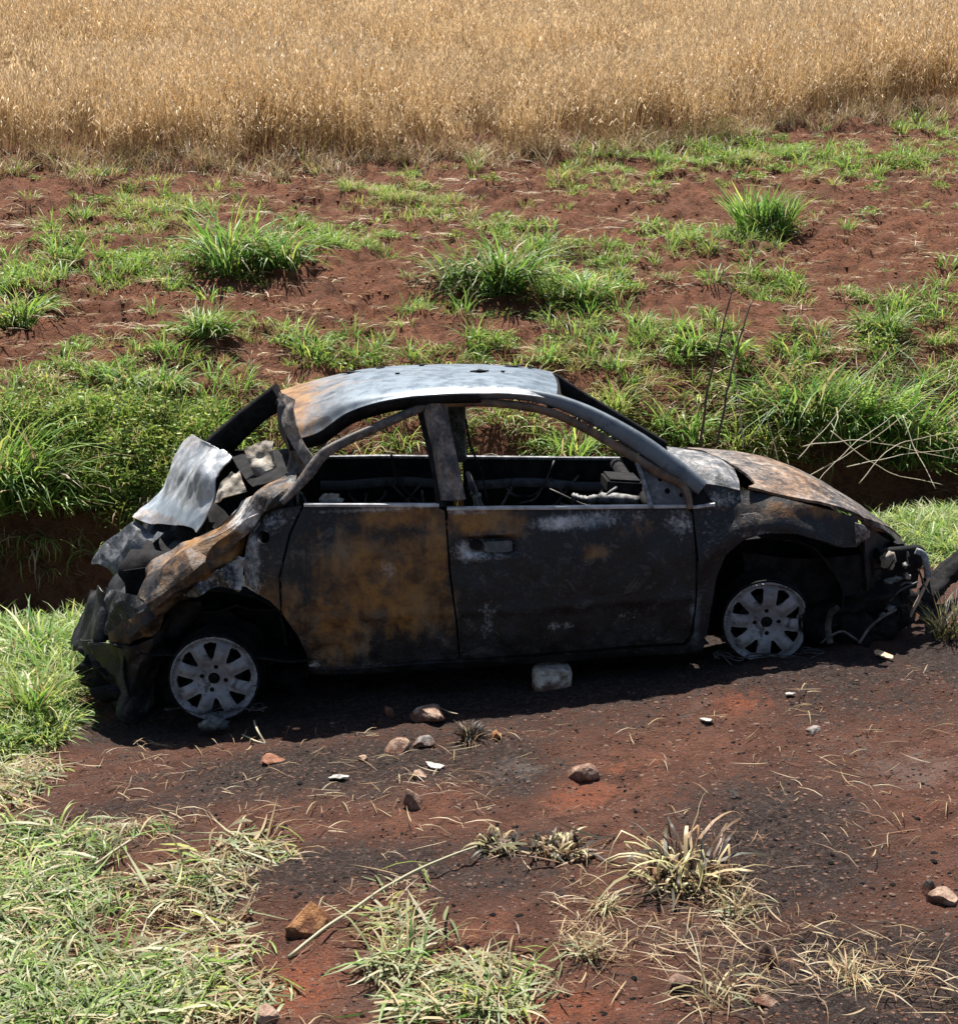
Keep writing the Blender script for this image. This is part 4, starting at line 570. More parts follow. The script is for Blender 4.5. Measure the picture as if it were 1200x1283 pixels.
bar('quarter_divider', C['sail_bar'], .02, .02, 'grey', fdoor, n=14, add=(0, .35, .2))
fp = C['fender_plate']; v, f = fill([(q[0], q[2]) for q in fp], 0.014, [circle(fp[2][0] - .03, fp[2][2] + .006, .007, 8)]); P = np.stack([v[:, 0], 0.05 + .4 * np.maximum(0, v[:, 1] - .9), v[:, 1]], 1)
o = mk('fender_corner_plate', P, f, M['soot'], fen); solid(o, .006)
# belt mouldings: ashy flanges along the window sills
def belt(name, x0, x1, z0, z1, parent, add):
    xs = np.linspace(x0, x1, 9); pts = [(x, float(yside(np.array([x]), np.array([z0 + (z1 - z0) * k / 8]))[0]) + .004, z0 + (z1 - z0) * k / 8) for k, x in enumerate(xs)]
    bar(name, pts, .016, .03, 'grey', parent, n=40, add=add, wob=.006)
belt('belt_moulding', .45, 1.05, .978, .950, rdoor, (.05, .75, 0)); belt('belt_moulding', 1.085, 2.17, .934, .898, fdoor, (.05, .75, 0)); belt('belt_moulding', 2.19, 2.29, .893, .902, fen, (.05, .6, .1))
patch('cowl', C['cowl'], 30, 16, 0.006, 9, .004, .006, 'grey', add=(.12, .3, .2), seed=3)
# rear pillars
cp = patch('rear_pillar', C['c_pillar'], 50, 16, 0.003, 12, .0, .006, 'frame', add=(.32, .42, .15), seed=5, fac=(50, .35, .012), ang=14)
patch('rear_pillar_web', C['c_pillar_inner'], 40, 24, 0.006, 9, .0, .005, 'frame', add=(.2, .22, .05), seed=9, fac=(40, .4, .02), fac2=(120, .3, .008), ang=14)
bar('rear_pillar', C['far_c_pillar'], [.15, .13, .12, .14], .08, 'soot', n=24, wob=.02)
bar('windscreen_pillar', C['far_a_pillar'], .075, .06, 'soot', n=24)
bar('roof_rail', C['far_rail'], .07, .06, 'soot', n=24)
bar('centre_pillar', C['far_b_pillar'], [.11, .10, .10], .06, 'frame', n=16, add=(.05, .4, .1))
patch('parcel_shelf', C['parcel_shelf'], 24, 20, .02, 8, .02, .006, 'soot')
# windscreen header and inner roof bows
bar('header_rail', [(1.60, .26, 1.355), (1.63, .65, 1.385), (1.655, 1.0, 1.39), (1.68, 1.43, 1.345)], .07, .03, 'soot', nrm=(0, 0, 1), n=16)
bar('roof_bow', [(1.0, .25, 1.39), (1.03, .65, 1.445), (1.04, 1.0, 1.445), (1.05, 1.44, 1.38)], .06, .02, 'soot', nrm=(0, 0, 1), n=16)
bar('rear_header', [(.42, .32, 1.2), (.37, .65, 1.32), (.32, 1.0, 1.34), (.27, 1.42, 1.27)], .08, .03, 'soot', nrm=(0, 0, 1), n=16)
# inner side of the near rail above the rear window (dark inner strip)
e0 = crom(C['roof'][0], 40)[:28]
patch('inner_rail', [e0 + np.array([0, .004, -.004]), e0 + np.array([.01, .01, -.03]), e0 + np.array([.02, .07, -.055])], 50, 8, .006, 9, 0, .01, 'soot')

# far side doors, floor, seats and other burnt-out innards
fb = C['far_belt']
for (x0, x1) in ((.42, 1.16), (1.22, 2.08)):
    def zt(x): return float(np.interp(x, [q[0] for q in fb], [q[2] for q in fb]))
    poly = [(x0, zt(x0)), (x1, zt(x1)), (x1, .24), (x0, .24)]
    hs = [roundpoly([(x0 + .12, .55), (x0 + .36, .52), (x0 + .36, .70), (x0 + .12, .72)], 2), roundpoly([(x1 - .30, .5), (x1 - .1, .5), (x1 - .1, .76), (x1 - .3, .74)], 2)]
    v, f = fill(poly, .03, hs); P = np.stack([v[:, 0], np.full(len(v), 1.60) + .02 * fb3(np.stack([v[:, 0] * 5, v[:, 1] * 0, v[:, 1] * 5], 1), 2, 2), v[:, 1]], 1)
    fd = mk('door', P, f[:, ::-1].copy(), M['soot'], car); solid(fd, .01)
    fd['label'] = 'far side door seen from inside'
    v, f = fill([(x0, zt(x0) - .02), (x1, zt(x1) - .02), (x1, .24), (x0, .24)], .05); P = np.stack([v[:, 0], np.full(len(v), 1.68), v[:, 1]], 1); o = mk('outer_skin', P, f, M['soot'], fd); solid(o, .01)
    bar('belt_moulding', [(x, 1.585, zt(x) + .004) for x in np.linspace(x0, x1, 5)], .018, .03, 'grey', fd, n=16, add=(0, .35, .1))
    bar('door_brace', [(x, 1.57, zt(x) - .14 + .01 * math.sin(x * 9)) for x in np.linspace(x0 + .02, x1 - .02, 7)], .05, .03, 'grey', fd, n=24, add=(-.1, -.05, -.1))
    th_ = np.linspace(0, math.pi, 12); Vt, Ft = tube_mesh([[( (x0 + x1) / 2 - .1 + .1 * math.cos(t), 1.57, .76 - .07 * math.sin(t)) for t in th_], [((x0 + x1) / 2 + .05, 1.57, .62), ((x0 + x1) / 2 + .2, 1.56, .80)], [((x0 + x1) / 2 + .18, 1.57, .62), ((x0 + x1) / 2 + .04, 1.56, .79)]], .008)
    mk('window_lifter', Vt, Ft, M['iron'], fd)
# far quarter and fender so the shell is closed
patch('rear_quarter_panel', [[(-.45, 1.62, .45), (-.1, 1.66, .35), (.42, 1.66, .25)], [(-.45, 1.6, .7), (-.1, 1.66, .85), (.42, 1.66, .7)], [(-.3, 1.5, .9), (-.09, 1.55, 1.02), (.42, 1.62, .95)]], 24, 16, .02, 6, .02, .008, 'soot')
patch('front_fender', [[(2.10, 1.66, .25), (2.3, 1.67, .3), (2.3, 1.67, .5), (2.55, 1.67, .72), (2.9, 1.66, .62), (3.2, 1.62, .42)], [(2.10, 1.64, .88), (2.3, 1.62, .9), (2.4, 1.6, .9), (2.65, 1.58, .87), (3.0, 1.54, .74), (3.3, 1.5, .52)]], 30, 12, .008, 6, 0, .008, 'soot')
patch('floor_pan', [[(-.45, .12, .34), (.3, .10, .25), (2.2, .10, .2)], [(-.45, .85, .33), (.3, .85, .24), (2.2, .85, .24)], [(-.45, 1.6, .34), (.3, 1.6, .25), (2.2, 1.6, .2)]], 40, 26, .03, 6, .02, .01, 'soot')
patch('firewall', [[(2.22, .10, .22), (2.22, .85, .22), (2.22, 1.6, .22)], [(2.3, .12, .55), (2.28, .85, .55), (2.3, 1.6, .55)], [(2.27, .14, .93), (2.25, .85, .97), (2.28, 1.56, .9)]], 20, 20, .03, 6, .03, .01, 'soot')
patch('boot_floor', [[(-.5, .4, .38), (-.2, .3, .42), (.35, .3, .45)], [(-.6, .9, .36), (-.2, .9, .40), (.35, .9, .45)], [(-.55, 1.5, .38), (-.2, 1.55, .42), (.35, 1.55, .45)]], 24, 20, .05, 6, .05, .01, 'soot')
patch('seat_bulkhead', [[(.33, .2, .3), (.33, .85, .3), (.33, 1.5, .3)], [(.30, .22, .95), (.30, .85, .95), (.30, 1.5, .95)]], 16, 16, .04, 6, .04, .01, 'soot')
patch('inner_sill', [[(.42, .13, .2), (1.2, .12, .2), (2.24, .12, .2)], [(.42, .09, .5), (1.2, .09, .5), (2.26, .09, .5)], [(.42, .12, .92), (1.2, .12, .90), (2.26, .12, .86)]], 24, 10, .01, 6, 0, .008, 'soot')
# rear wheel house
ang = np.linspace(-.15, math.pi + .3, 14)
patch('wheel_house', [[(0.0 + .42 * math.cos(a_), yy, .22 + .37 * math.sin(a_)) for a_ in ang] for yy in (.13, .3, .5)] , 30, 10, .008, 6, 0, .006, 'soot')
patch('wheel_house_wall', [[(-.45, .5, .15), (0, .5, .15), (.45, .5, .15)], [(-.45, .5, .62), (0, .5, .66), (.45, .5, .62)]], 12, 12, .03, 6, .02, .006, 'soot')
ang = np.linspace(.0, math.pi - .55, 12)
patch('wheel_house', [[(2.53 + .38 * math.cos(a_), yy, .36 + .37 * math.sin(a_)) for a_ in ang] for yy in (.12, .3, .5)], 30, 10, .02, 8, .02, .006, 'soot')
patch('wheel_house_wall', [[(2.12, .52, .2), (2.5, .52, .2), (3.0, .52, .3)], [(2.12, .52, .8), (2.5, .52, .84), (3.0, .5, .7)]], 12, 12, .04, 6, .03, .006, 'soot')
# seats: bare burnt frames
def seat(cx, cy):
    q = []
    for s in (-.2, .2):
        q.append([(cx - .22, cy + s, .34), (cx - .30, cy + s, .62), (cx - .38, cy + s * .85, .86)]); q.append([(cx - .25, cy + s, .36), (cx + .22, cy + s, .40)])
    q.append([(cx - .38, cy - .17, .86), (cx - .39, cy, .89), (cx - .38, cy + .17, .86)]); q.append([(cx + .22, cy - .2, .40), (cx + .22, cy + .2, .40)])
    for k in range(6): zz = .45 + k * .065; xx = cx - .25 - (zz - .34) * .25; q.append([(xx, cy - .19, zz), (xx + .02, cy - .06, zz + .015), (xx - .01, cy + .07, zz - .01), (xx, cy + .19, zz)])
    for k in range(5): xx = cx - .15 + k * .08; q.append([(xx, cy - .2, .38), (xx, cy, .36), (xx, cy + .2, .38)])
    Vt, Ft = tube_mesh([crom(t, 10) for t in q], .012); mk('seat_frame', Vt, Ft, M['iron'], car)
for s in ((1.62, .52), (1.62, 1.22), (.75, .85)): seat(*s)
# dashboard beam, steering column, melted remains
Vt, Ft = tube_mesh([crom([(2.05, .25, .86), (2.02, .9, .88), (2.05, 1.5, .86)], 12)], .035, 10); mk('dash_beam', Vt, Ft, M['soot'], car)
db = C['dashbox'][0]; bm = bmesh.new(); bmesh.ops.create_cube(bm, size=1, matrix=Matrix.Translation(db) @ Matrix.Rotation(.1, 4, 'Y') @ Matrix.Diagonal((.17, .25, .07, 1))); bmesh.ops.bevel(bm, geom=bm.edges[:], offset=.012, segments=2, affect='EDGES'); me = bpy.data.meshes.new('heater_box'); bm.to_mesh(me); bm.free(); add_obj('heater_box', me, M['soot'], car)
cl = crom(C['column'], 26); rr = .013 + .012 * np.abs(fb3(cl * 40, 2, 4)) * 2; rr = rr + np.where(np.arange(26) > 14, .010, 0); Vt, Ft = tube_mesh([cl], [rr], 10); Vt = Vt + .006 * np.stack([fb3(Vt * 40, 2, k) for k in (1, 2, 3)], 1)
mk('steering_column', Vt, Ft, M['alu'], car)
q = C['column'][1]; Vt, Ft = tube_mesh([crom([(q[0] + .06, q[1] - .05, q[2] - .03), (q[0] + .09, q[1] - .06, q[2] + .03), (q[0] + .14, q[1] - .04, q[2] + .06)], 8)], .008); mk('column_stalk', Vt, Ft, M['alu'], car)
for nm, r in (('wire_c', .005), ('wire_d', .006)):
    Vt, Ft = tube_mesh([crom(C[nm], 20)], r, 5); mk('hanging_wire', Vt, Ft, M['soot'], car)
for k in range(12):
    a_ = np.array([rng.uniform(.5, 2.0), rng.uniform(.3, 1.5), rng.uniform(.45, .9)]); b_ = a_ + np.array([rng.normal() * .3, rng.normal() * .15, rng.normal() * .15]); b_[2] = min(b_[2], .92); Vt, Ft = tube_mesh([crom([a_, (a_ + b_) / 2 - np.array([0, 0, .08]), b_], 10)], .006, 5); mk('cabin_wire', Vt, Ft, M['iron'], car)
# ashy remnants in the crushed boot
def lump(name, c, s, mat, seed, parent=car, sub=3, amp=.45, fr=2.2):
    bm = bmesh.new(); bmesh.ops.create_icosphere(bm, subdivisions=sub, radius=1); Vv = np.array([v.co[:] for v in bm.verts]); k = 1 + amp * fb3(Vv * fr + seed * 7.1, 3, seed) * 1.6
    for v, q in zip(bm.verts, Vv * k[:, None] * np.array(s) + np.array(c)): v.co = q
    me = bpy.data.meshes.new(name); bm.to_mesh(me); bm.free(); me.polygons.foreach_set('use_smooth', np.ones(len(me.polygons), bool)); return add_obj(name, me, M[mat], parent)
a0, a1, a2, a3 = C['ash_a']
patch('torn_panel', [[(a0[0] - .09, a0[1], a0[2] + .05), (a0[0], a0[1] + .03, a0[2] + .06), (a0[0] + .06, a0[1], a0[2] + .07)], [(a0[0] - .06, a0[1] - .05, a0[2] - .03), (a0[0] + .01, a0[1] - .06, a0[2] - .01), (a0[0] + .05, a0[1] - .04, a0[2] + .01)], [(a0[0] + .0, a0[1] - .06, a0[2] - .13), (a0[0] + .04, a0[1] - .09, a0[2] - .12), (a0[0] + .08, a0[1] - .06, a0[2] - .10)]], 18, 22, .04, 14, .02, .006, 'ash', seed=3)
patch('torn_panel', [[(a2[0] - .08, a2[1], a2[2] - .07), (a2[0] - .02, a2[1] - .02, a2[2] - .04), (a2[0] + .07, a2[1], a2[2] - .02)], [(a2[0] - .05, a2[1] + .04, a2[2] + .02), (a2[0] + .01, a2[1] + .02, a2[2] + .03), (a2[0] + .05, a2[1] + .03, a2[2] + .02)], [(a2[0] - .0, a2[1] + .06, a2[2] + .07), (a2[0] + .015, a2[1] + .06, a2[2] + .06), (a2[0] + .035, a2[1] + .07, a2[2] + .07)]], 18, 18, .03, 14, .015, .006, 'ash', seed=6)
lump('ash_heap', (a3[0], a3[1] - .05, a3[2] + .015), (.05, .05, .035), 'ash', 3)
# boot lid, lower lid, crumpled rear quarter, torn bumper
def lidmask(Q):
    c = np.zeros((len(Q), 3)); c[:, 2] = .6; c[:, 1] = .62 * ss(.80, .92, Q[:, 2]) + .25 * (1 - ss(.78, .86, Q[:, 2])); c[:, 0] = .5 * ss(1.09, 1.15, Q[:, 2]) * ss(.7, 1.0, Q[:, 1]) + .4 * (1 - ss(.80, .84, Q[:, 2])) ; return c
tl = patch('boot_lid', C['trunk_lid'], 70, 70, .006, 7, .006, .006, 'lid', maskf=lidmask, seed=11, fac=(16, .35, .03), fac2=(60, .2, .008), ang=16); tl['label'] = 'bent pale silvery boot lid'
patch('boot_lid_lower', C['trunk_lower'], 40, 44, .004, 9, .0, .005, 'grey', add=(-.1, .22, .2), seed=13, fac=(22, .4, .02), fac2=(60, .2, .010), ang=14)
def qmask(Q):
    c = np.zeros((len(Q), 3)); c[:, 0] = .52 + .9 * fb3(Q * 4, 2, 3); c[:, 2] = .2; c[:, 1] = .24 + .5 * np.exp(-((Q[:, 0] - .17) / .10) ** 2 - ((Q[:, 2] - .92) / .06) ** 2); return c  # pale term paints the bright lit patch and highlights on the fold
qc = patch('rear_quarter_crumple', C['quarter_crumple'], 120, 60, .003, 12, .0, .004, maskf=qmask, seed=17, fac=(20, .55, .03), fac2=(62, .26, .008), lin=True, ang=14); qc['label'] = 'crumpled rusty rear quarter fold'
patch('rear_bumper_end', C['bumper_a'], 60, 60, .003, 12, .0, .004, 'burnt', add=(.0, .12, .25), seed=19, fac=(24, .5, .035), fac2=(60, .25, .014), ang=14)
patch('rear_bumper_fold', C['bumper_b'], 44, 44, .003, 12, .0, .004, 'burnt', add=(.0, .3, .3), seed=21, fac=(28, .5, .03), fac2=(70, .25, .012), ang=14)
patch('rear_bumper_skin', C['bumper_c'], 50, 44, .003, 12, .0, .004, 'burnt', add=(.3, .1, .05), seed=23, fac=(24, .5, .03), fac2=(70, .25, .012), ang=14)
patch('torn_liner', C['bumper_d'], 44, 44, .02, 12, .02, .006, 'soot', seed=25, fac=(24, .8, .05), ang=24)
patch('rear_panel', np.array(C['rear_sheet']) + np.array([.07, .10, 0]), 60, 60, .004, 10, .0, .005, 'burnt', add=(.05, .0, .05), seed=43, fac=(24, .5, .03), fac2=(70, .25, .012), ang=14)  # dark colour stands in for shade inside the crushed boot
patch('sagging_underbody', C['sag'], 60, 50, .006, 10, .0, .005, 'burnt', add=(-.1, -.05, 0), seed=37, fac=(24, .6, .05), fac2=(70, .3, .014), ang=14)
patch('sagging_liner', C['sag2'], 50, 44, .01, 10, .01, .005, 'soot', seed=39, fac=(40, .7, .05), fac2=(120, .5, .014), ang=14)
for k, (x_, y_, z_, s_) in enumerate(((-.45, .3, .12, .10), (-.3, .45, .08, .13), (-.55, .5, .14, .12), (-.2, .35, .06, .08), (-.62, .75, .12, .10), (.28, .4, .08, .09))): lump('fallen_debris', (x_, y_, z_), (s_, s_ * .8, s_ * .7), 'soot', 60 + k, car, 3, .9, 3)
lump('boot_debris', (-.33, .75, .58), (.16, .2, .12), 'soot', 5)
lump('boot_debris', (-.12, .9, .66), (.2, .25, .16), 'soot', 8)
# bonnet and front end
def hoodmask(Q):
    c = np.zeros((len(Q), 3)); c[:, 1] = .36; c[:, 0] = .30 + .25 * np.exp(-((Q[:, 2] - .93) / .05) ** 2); c[:, 2] = .42; return c
hd = patch('bonnet', C['hood'], 70, 60, .007, 5, .008, .012, maskf=hoodmask, seed=27, ang=30); hd['label'] = 'warped bonnet in ashy tan and rust'
patch('bonnet_lip', C['front_lip'], 30, 6, .004, 8, 0, .01, add=(.2, .35, 0), seed=29)
patch('inner_apron', C['apron'], 34, 20, .014, 7, .012, .008, 'soot', seed=31)
patch('inner_front_panel', C['inner_front'], 24, 24, .012, 7, .01, .008, 'burnt', add=(-.2, -.2, 0), seed=33)
patch('fender_tip', [[(2.93, .05, .79), (2.97, .045, .775), (3.0, .05, .74)], [(2.94, .06, .69), (2.955, .055, .70), (3.0, .06, .715)]], 12, 10, .004, 10, 0, .006, 'burnt', add=(.2, .55, 0))
bar('radiator_support', C['radiator_bar'], .05, .04, 'soot', n=20)
lp = C['lamp']
patch('headlamp_panel', C['lamp_panel'], 24, 20, .012, 9, .012, .01, 'soot', seed=35, fac=(12, .5, .02))
bar('headlamp_bracket', C['bracket'], .03, .02, 'grey', n=14, add=(0, .3, .3))
hl = lump('headlamp_remains', lp[0], (.036, .03, .042), 'ash', 13)
for k, p_ in enumerate(lp[1:]): lump('melted_lamp_part', p_, (.016 + .008 * (k % 2), .018, .014), 'alu' if k != 2 else 'ash', 20 + k, hl, 2, .8, 3)
for k in range(9):
    a_ = np.array(lp[k % 8]) + rng.normal(size=3) * np.array([.04, .02, .03]); b_ = a_ + rng.normal(size=3) * .07; Vt, Ft = tube_mesh([crom([a_, (a_ + b_) / 2 + rng.normal(size=3) * .02, b_], 8)], .005, 5); mk('burnt_wire', Vt, Ft, M['soot' if k % 3 else 'grey'], hl)
for nm, r in (('wire_a', .007), ('wire_b', .006)):
    Vt, Ft = tube_mesh([crom(C[nm], 16)], r, 6); mk('dangling_wire', Vt, Ft, M['iron'], car)
bar('hanging_strap', C['strap'], .03, .006, 'iron', n=14)
lump('engine_block', (2.8, .95, .52), (.35, .42, .18), 'soot', 31); lump('gearbox', (2.75, .6, .42), (.22, .18, .13), 'soot', 32); lump('lower_debris', (3.1, .4, .36), (.18, .15, .08), 'soot', 33)
for k, (x_, y_, z_, s_) in enumerate(((2.86, .35, .26, .13), (3.02, .3, .2, .12), (3.16, .36, .22, .11), (2.98, .5, .32, .16), (3.2, .5, .34, .12))): lump('nose_debris', (x_, y_, z_), (s_, s_ * .8, s_ * .75), 'soot', 80 + k, car, 3, .9, 3)
patch('radiator', [[(3.28, .4, .3), (3.32, .9, .25), (3.34, 1.4, .25)], [(3.25, .4, .6), (3.3, .9, .55), (3.3, 1.4, .45)]], 24, 12, .02, 9, .02, .03, 'soot')

# wheels: bare alloy rims, tyres burnt away
def make_rim(melt=0.0, bite=None):
    seg = 72; out = [(.196 * math.cos(2 * math.pi * k / seg), .196 * math.sin(2 * math.pi * k / seg)) for k in range(seg)]
    holes = []
    for k in range(8):
        a0_ = 2 * math.pi * (k + .5) / 8; q = []
        for r_, da in ((.092, .04), (.102, .10), (.140, .165), (.160, .19), (.168, .16), (.171, 0), (.168, -.16), (.160, -.19), (.140, -.165), (.102, -.10), (.092, -.04)): q.append((r_ * math.cos(a0_ + da), r_ * math.sin(a0_ + da)))
        holes.append(q)
    for k in range(4): holes.append(circle(.054 * math.cos(math.pi / 2 * k + .12), .054 * math.sin(math.pi / 2 * k + .12), .011, 10))
    holes.append(circle(0, 0, .027, 16))
    v, f = fill(out, .0085, holes); r_ = np.hypot(v[:, 0], v[:, 1])
    d = np.interp(r_, [0, .03, .04, .066, .08, .12, .165, .178, .186, .192, .197], [.012, .012, .012, .010, .002, -.004, .006, .014, .002, -.008, .004])
    th_ = np.arctan2(v[:, 1], v[:, 0]); sp_ = np.cos(8 * th_); d = d - .010 * np.clip(sp_, 0, 1) * ss(.07, .10, r_) * (1 - ss(.155, .178, r_))
    return v, f, d
def make_wheel(c, camber=0.0, steer=0.0, rot=0.2, bite=False, seed=1, near=True):
    rv, rfc, d = make_rim()
    wh = empty('wheel'); wh.parent = car; wh.location = c; wh.rotation_euler = (camber, rot, steer)
    P = np.stack([rv[:, 0], d, rv[:, 1]], 1)
    if bite:   # the melted, broken edge of the rim
        aa = np.arctan2(P[:, 2], P[:, 0]); rr_ = np.hypot(P[:, 0], P[:, 2]); k = np.exp(-((aa - .05) / .36) ** 2)
        sc = 1 - k * np.clip(rr_ - .13, 0, 1) * (3.0 + 2.2 * vn(aa * 14, aa * 0, 3)); P[:, 0] *= sc; P[:, 2] *= sc; P[:, 1] += k * .02 * (rr_ > .15)
    P[:, 1] += .004 * fb3(P * 20, 2, seed)
    if not near: P[:, 1] *= -1; rfc = rfc[:, ::-1].copy()
    o = mk('rim_face', P, rfc, M['rim'], wh); solid(o, .012)
    # barrel
    prof = [(.199, .010), (.203, .006), (.204, .010), (.198, .016), (.186, .03), (.180, .09), (.186, .14), (.203, .17)]; n = 48; Vv = []; Fc = []
    for k in range(n):
        t = 2 * math.pi * k / n; kk = 1.0
        if bite: kk = 1 - .24 * math.exp(-((math.atan2(math.sin(t), math.cos(t)) - .05) / .36) ** 2)
        for r_, y_ in prof: Vv.append((r_ * kk * math.cos(t), y_ * (1 if near else -1), r_ * kk * math.sin(t)))
    m_ = len(prof)
    for k in range(n):
        for j in range(m_ - 1): Fc.append((k * m_ + j, ((k + 1) % n) * m_ + j, ((k + 1) % n) * m_ + j + 1, k * m_ + j + 1))
    o = mk('rim_barrel', Vv, Fc, M['soot'], wh); solid(o, .006, 0)
    Vt, Ft = tube_mesh([[(0, .04, 0), (0, .055, 0)]], .125, 28)
    if not near: Vt[:, 1] *= -1
    mk('brake_disc', Vt, Ft, M['soot'], wh)
    Vt, Ft = tube_mesh([[(0, .018, 0), (0, .06, 0)]], .031, 18)
    if not near: Vt[:, 1] *= -1
    mk('hub', Vt, Ft, M['soot'], wh)
    if near:
        for k in range(4):
            a_ = math.pi / 2 * k + .12; Vt, Ft = tube_mesh([[(.054 * math.cos(a_), .016, .054 * math.sin(a_)), (.054 * math.cos(a_), .04, .054 * math.sin(a_))]], .0095, 6); mk('lug_nut', Vt, Ft, M['char'], wh)
    return wh
make_wheel((0, .05, .2), 0.0, 0.0, .35, False, 1)
make_wheel((2.528, .05, .338), 0.10, -0.10, .1, True, 2)
make_wheel((0, 1.62, .2), 0, 0, .1, False, 3, False)
make_wheel((2.528, 1.62, .30), 0, -.1, .3, False, 4, False)
for (wx, wz) in ((0, .02), (2.52, .15)):
    L = []
    for k in range(7):
        a0_ = rng.random() * 6.28; L.append(crom([(wx + .24 * math.cos(a0_ + u) * (1 + .1 * rng.normal()), .02 + .10 * rng.random() + .05 * u, wz + .035 * abs(math.sin(a0_ * 3 + 4 * u)) + .02 * rng.random()) for u in np.linspace(-.9, .9, 6)], 24))
    Vt, Ft = tube_mesh(L, .0025, 4); mk('tyre_wire', Vt, Ft, M['iron'], car)
lump('melted_aluminium', (.0, -.03, .02), (.06, .04, .035), 'alu', 41)
Vt, Ft = tube_mesh([[(0, .15, .2), (0, 1.5, .2)]], .04, 10); mk('rear_axle', Vt, Ft, M['soot'], car)
Vt, Ft = tube_mesh([[(2.5, .2, .33), (2.5, 1.5, .3)], [(2.25, .3, .25), (2.5, .2, .28)]], .03, 8); mk('front_axle', Vt, Ft, M['soot'], car)

# ================================================================== stones, litter, sticks
def stone_mesh(name, wdt, hgt, seed, tone):
    bm = bmesh.new(); bmesh.ops.create_icosphere(bm, subdivisions=3, radius=1); Vv = np.array([v.co[:] for v in bm.verts]); r_ = np.random.default_rng(seed)
    q = Vv.copy()
    if tone == 'block':
        q = np.sign(Vv) * np.abs(Vv) ** .35; q = q * .92 + .12 * np.stack([fb3(Vv * 3, 3, k) for k in (1, 2, 3)], 1)
    else:
        for k in range(9):       # facets
            n_ = r_.normal(size=3); n_ /= np.linalg.norm(n_); h_ = .38 + .35 * r_.random(); dd = q @ n_ - h_; q = q - np.where(dd > 0, dd, 0)[:, None] * n_
        q = q * (1 + .10 * fb3(q * 3 + seed, 2, seed)[:, None] + .06 * fb3(q * 9 + seed, 2, seed + 1)[:, None])
    q = q / np.abs(q).max(0) * np.array([wdt / 2, wdt * (.36 + .12 * r_.random()), hgt * .62]); q[:, 2] += hgt * .36
    for v, c_ in zip(bm.verts, q): v.co = c_
    me = bpy.data.meshes.new(name); bm.to_mesh(me); bm.free(); me['x'] = 1; return me
for k, (x, y, wd, hg, tone, lab) in enumerate(W['stones']):
    o = add_obj('stone_block' if tone == 'block' else 'stone', stone_mesh('stone', wd, hg, 50 + k, tone), M['stone_' + tone]); yy = y + wd * .3
    o.location = (x, yy, gz(x, y) - hg * .12); o.rotation_euler = (0, rng.normal() * .1, rng.normal() * .5 if tone != 'block' else .05); tag(o, lab, 'stone', 'loose stones on the burnt ground')
for k, (x, y, wd, hg, lab) in enumerate(W['litter']):
    n_ = 12; an = np.linspace(0, 2 * math.pi, n_ + 1)[:-1]; r_ = .5 * (0.7 + .5 * rng.random(n_))
    Vv = np.stack([wd * r_ * np.cos(an), wd * .5 * r_ * np.sin(an), .004 + .25 * hg * rng.random(n_)], 1); Vv = np.vstack([Vv, [0, 0, .5 * hg]]); Fc = [(i, (i + 1) % n_, n_) for i in range(n_)]
    o = mk('bark_flake' if 'bark' in lab else 'litter_scrap', Vv, Fc, M['bark' if 'bark' in lab else 'litter'], None, False); solid(o, .006); o.location = (x, y, gz(x, y) + .006); o.rotation_euler[2] = rng.normal() * .4
    tag(o, lab, 'flake' if 'bark' in lab else 'litter')
def colored_tube(name, path, r0, r1, col, mat, lab, cat, group=None, n=24, wob=.006):
    p = crom(path, n); p = p + wob * np.stack([fb3(p * 7, 2, k) for k in (1, 2, 3)], 1); rr_ = np.linspace(r0, r1, n) * (1 + .25 * fb3(p * 40, 1, 5))
    Vt, Ft = tube_mesh([p], [rr_], 6); o = mk(name, Vt, Ft, M[mat], None, cols=np.broadcast_to(np.array(col), (len(Vt), 3)) if mat in ('leaf', 'straw') else None); return tag(o, lab, cat, group)
cn = [[p[0], p[1], p[2] + .015] for p in W['cane']]
colored_tube('cane', cn, .006, .0035, (.36, .34, .22), 'straw', 'long pale bent cane lying beside the large orange stone', 'cane')
colored_tube('cane_piece', W['cane_tail'], .006, .004, (.40, .33, .2), 'straw', 'short broken end hanging from the cane below the orange stone', 'cane')
colored_tube('stick', W['stick'], .006, .005, (.36, .3, .2), 'straw', 'short dry stick above the left foreground grass', 'stick')
colored_tube('twig', W['twig'], .005, .004, (.5, .44, .3), 'straw', 'pale upright twig beside the rear wheel', 'twig'); colored_tube('twig', W['twig2'], .005, .003, (.5, .44, .3), 'straw', 'pale twig lying flat below the rear wheel', 'twig')
colored_tube('pale_rod', W['pole'], .010, .008, (.55, .45, .38), 'straw', 'pale burnt rod leaning on the front end of the car', 'rod')
lg = crom(W['log'], 60); lr = .058 + .03 * fb3(lg * 6, 2, 3); Vt, Ft = tube_mesh([lg], [lr], 22)
ax_ = lg[-1] - lg[0]; ax_ /= np.linalg.norm(ax_); nr = Vt - np.repeat(lg, 22, 0); nr /= np.linalg.norm(nr, axis=1)[:, None]; along = (Vt @ ax_)[:, None] * ax_; Vt = Vt + nr * (.032 * fb3((Vt - along) * 22 + along * 6, 3, 5) + .022 * np.abs(fb3(Vt * 34, 2, 6)) - .008)[:, None]
tag(mk('charred_log', Vt, Ft, M['char']), 'thick charred black log at the right edge beyond the front bumper', 'log')
colored_tube('charred_branch', W['log2'], .03, .02, 0, 'char', 'thin charred branch lying on the charred log', 'branch')
colored_tube('dead_weed', W['stem_a'], .010, .005, (.10, .07, .045), 'straw', 'left of the two tall dark stems behind the bonnet', 'weed', wob=.02)
colored_tube('dead_weed', W['stem_b'], .010, .005, (.10, .07, .045), 'straw', 'right of the two tall dark stems behind the bonnet', 'weed', wob=.02)
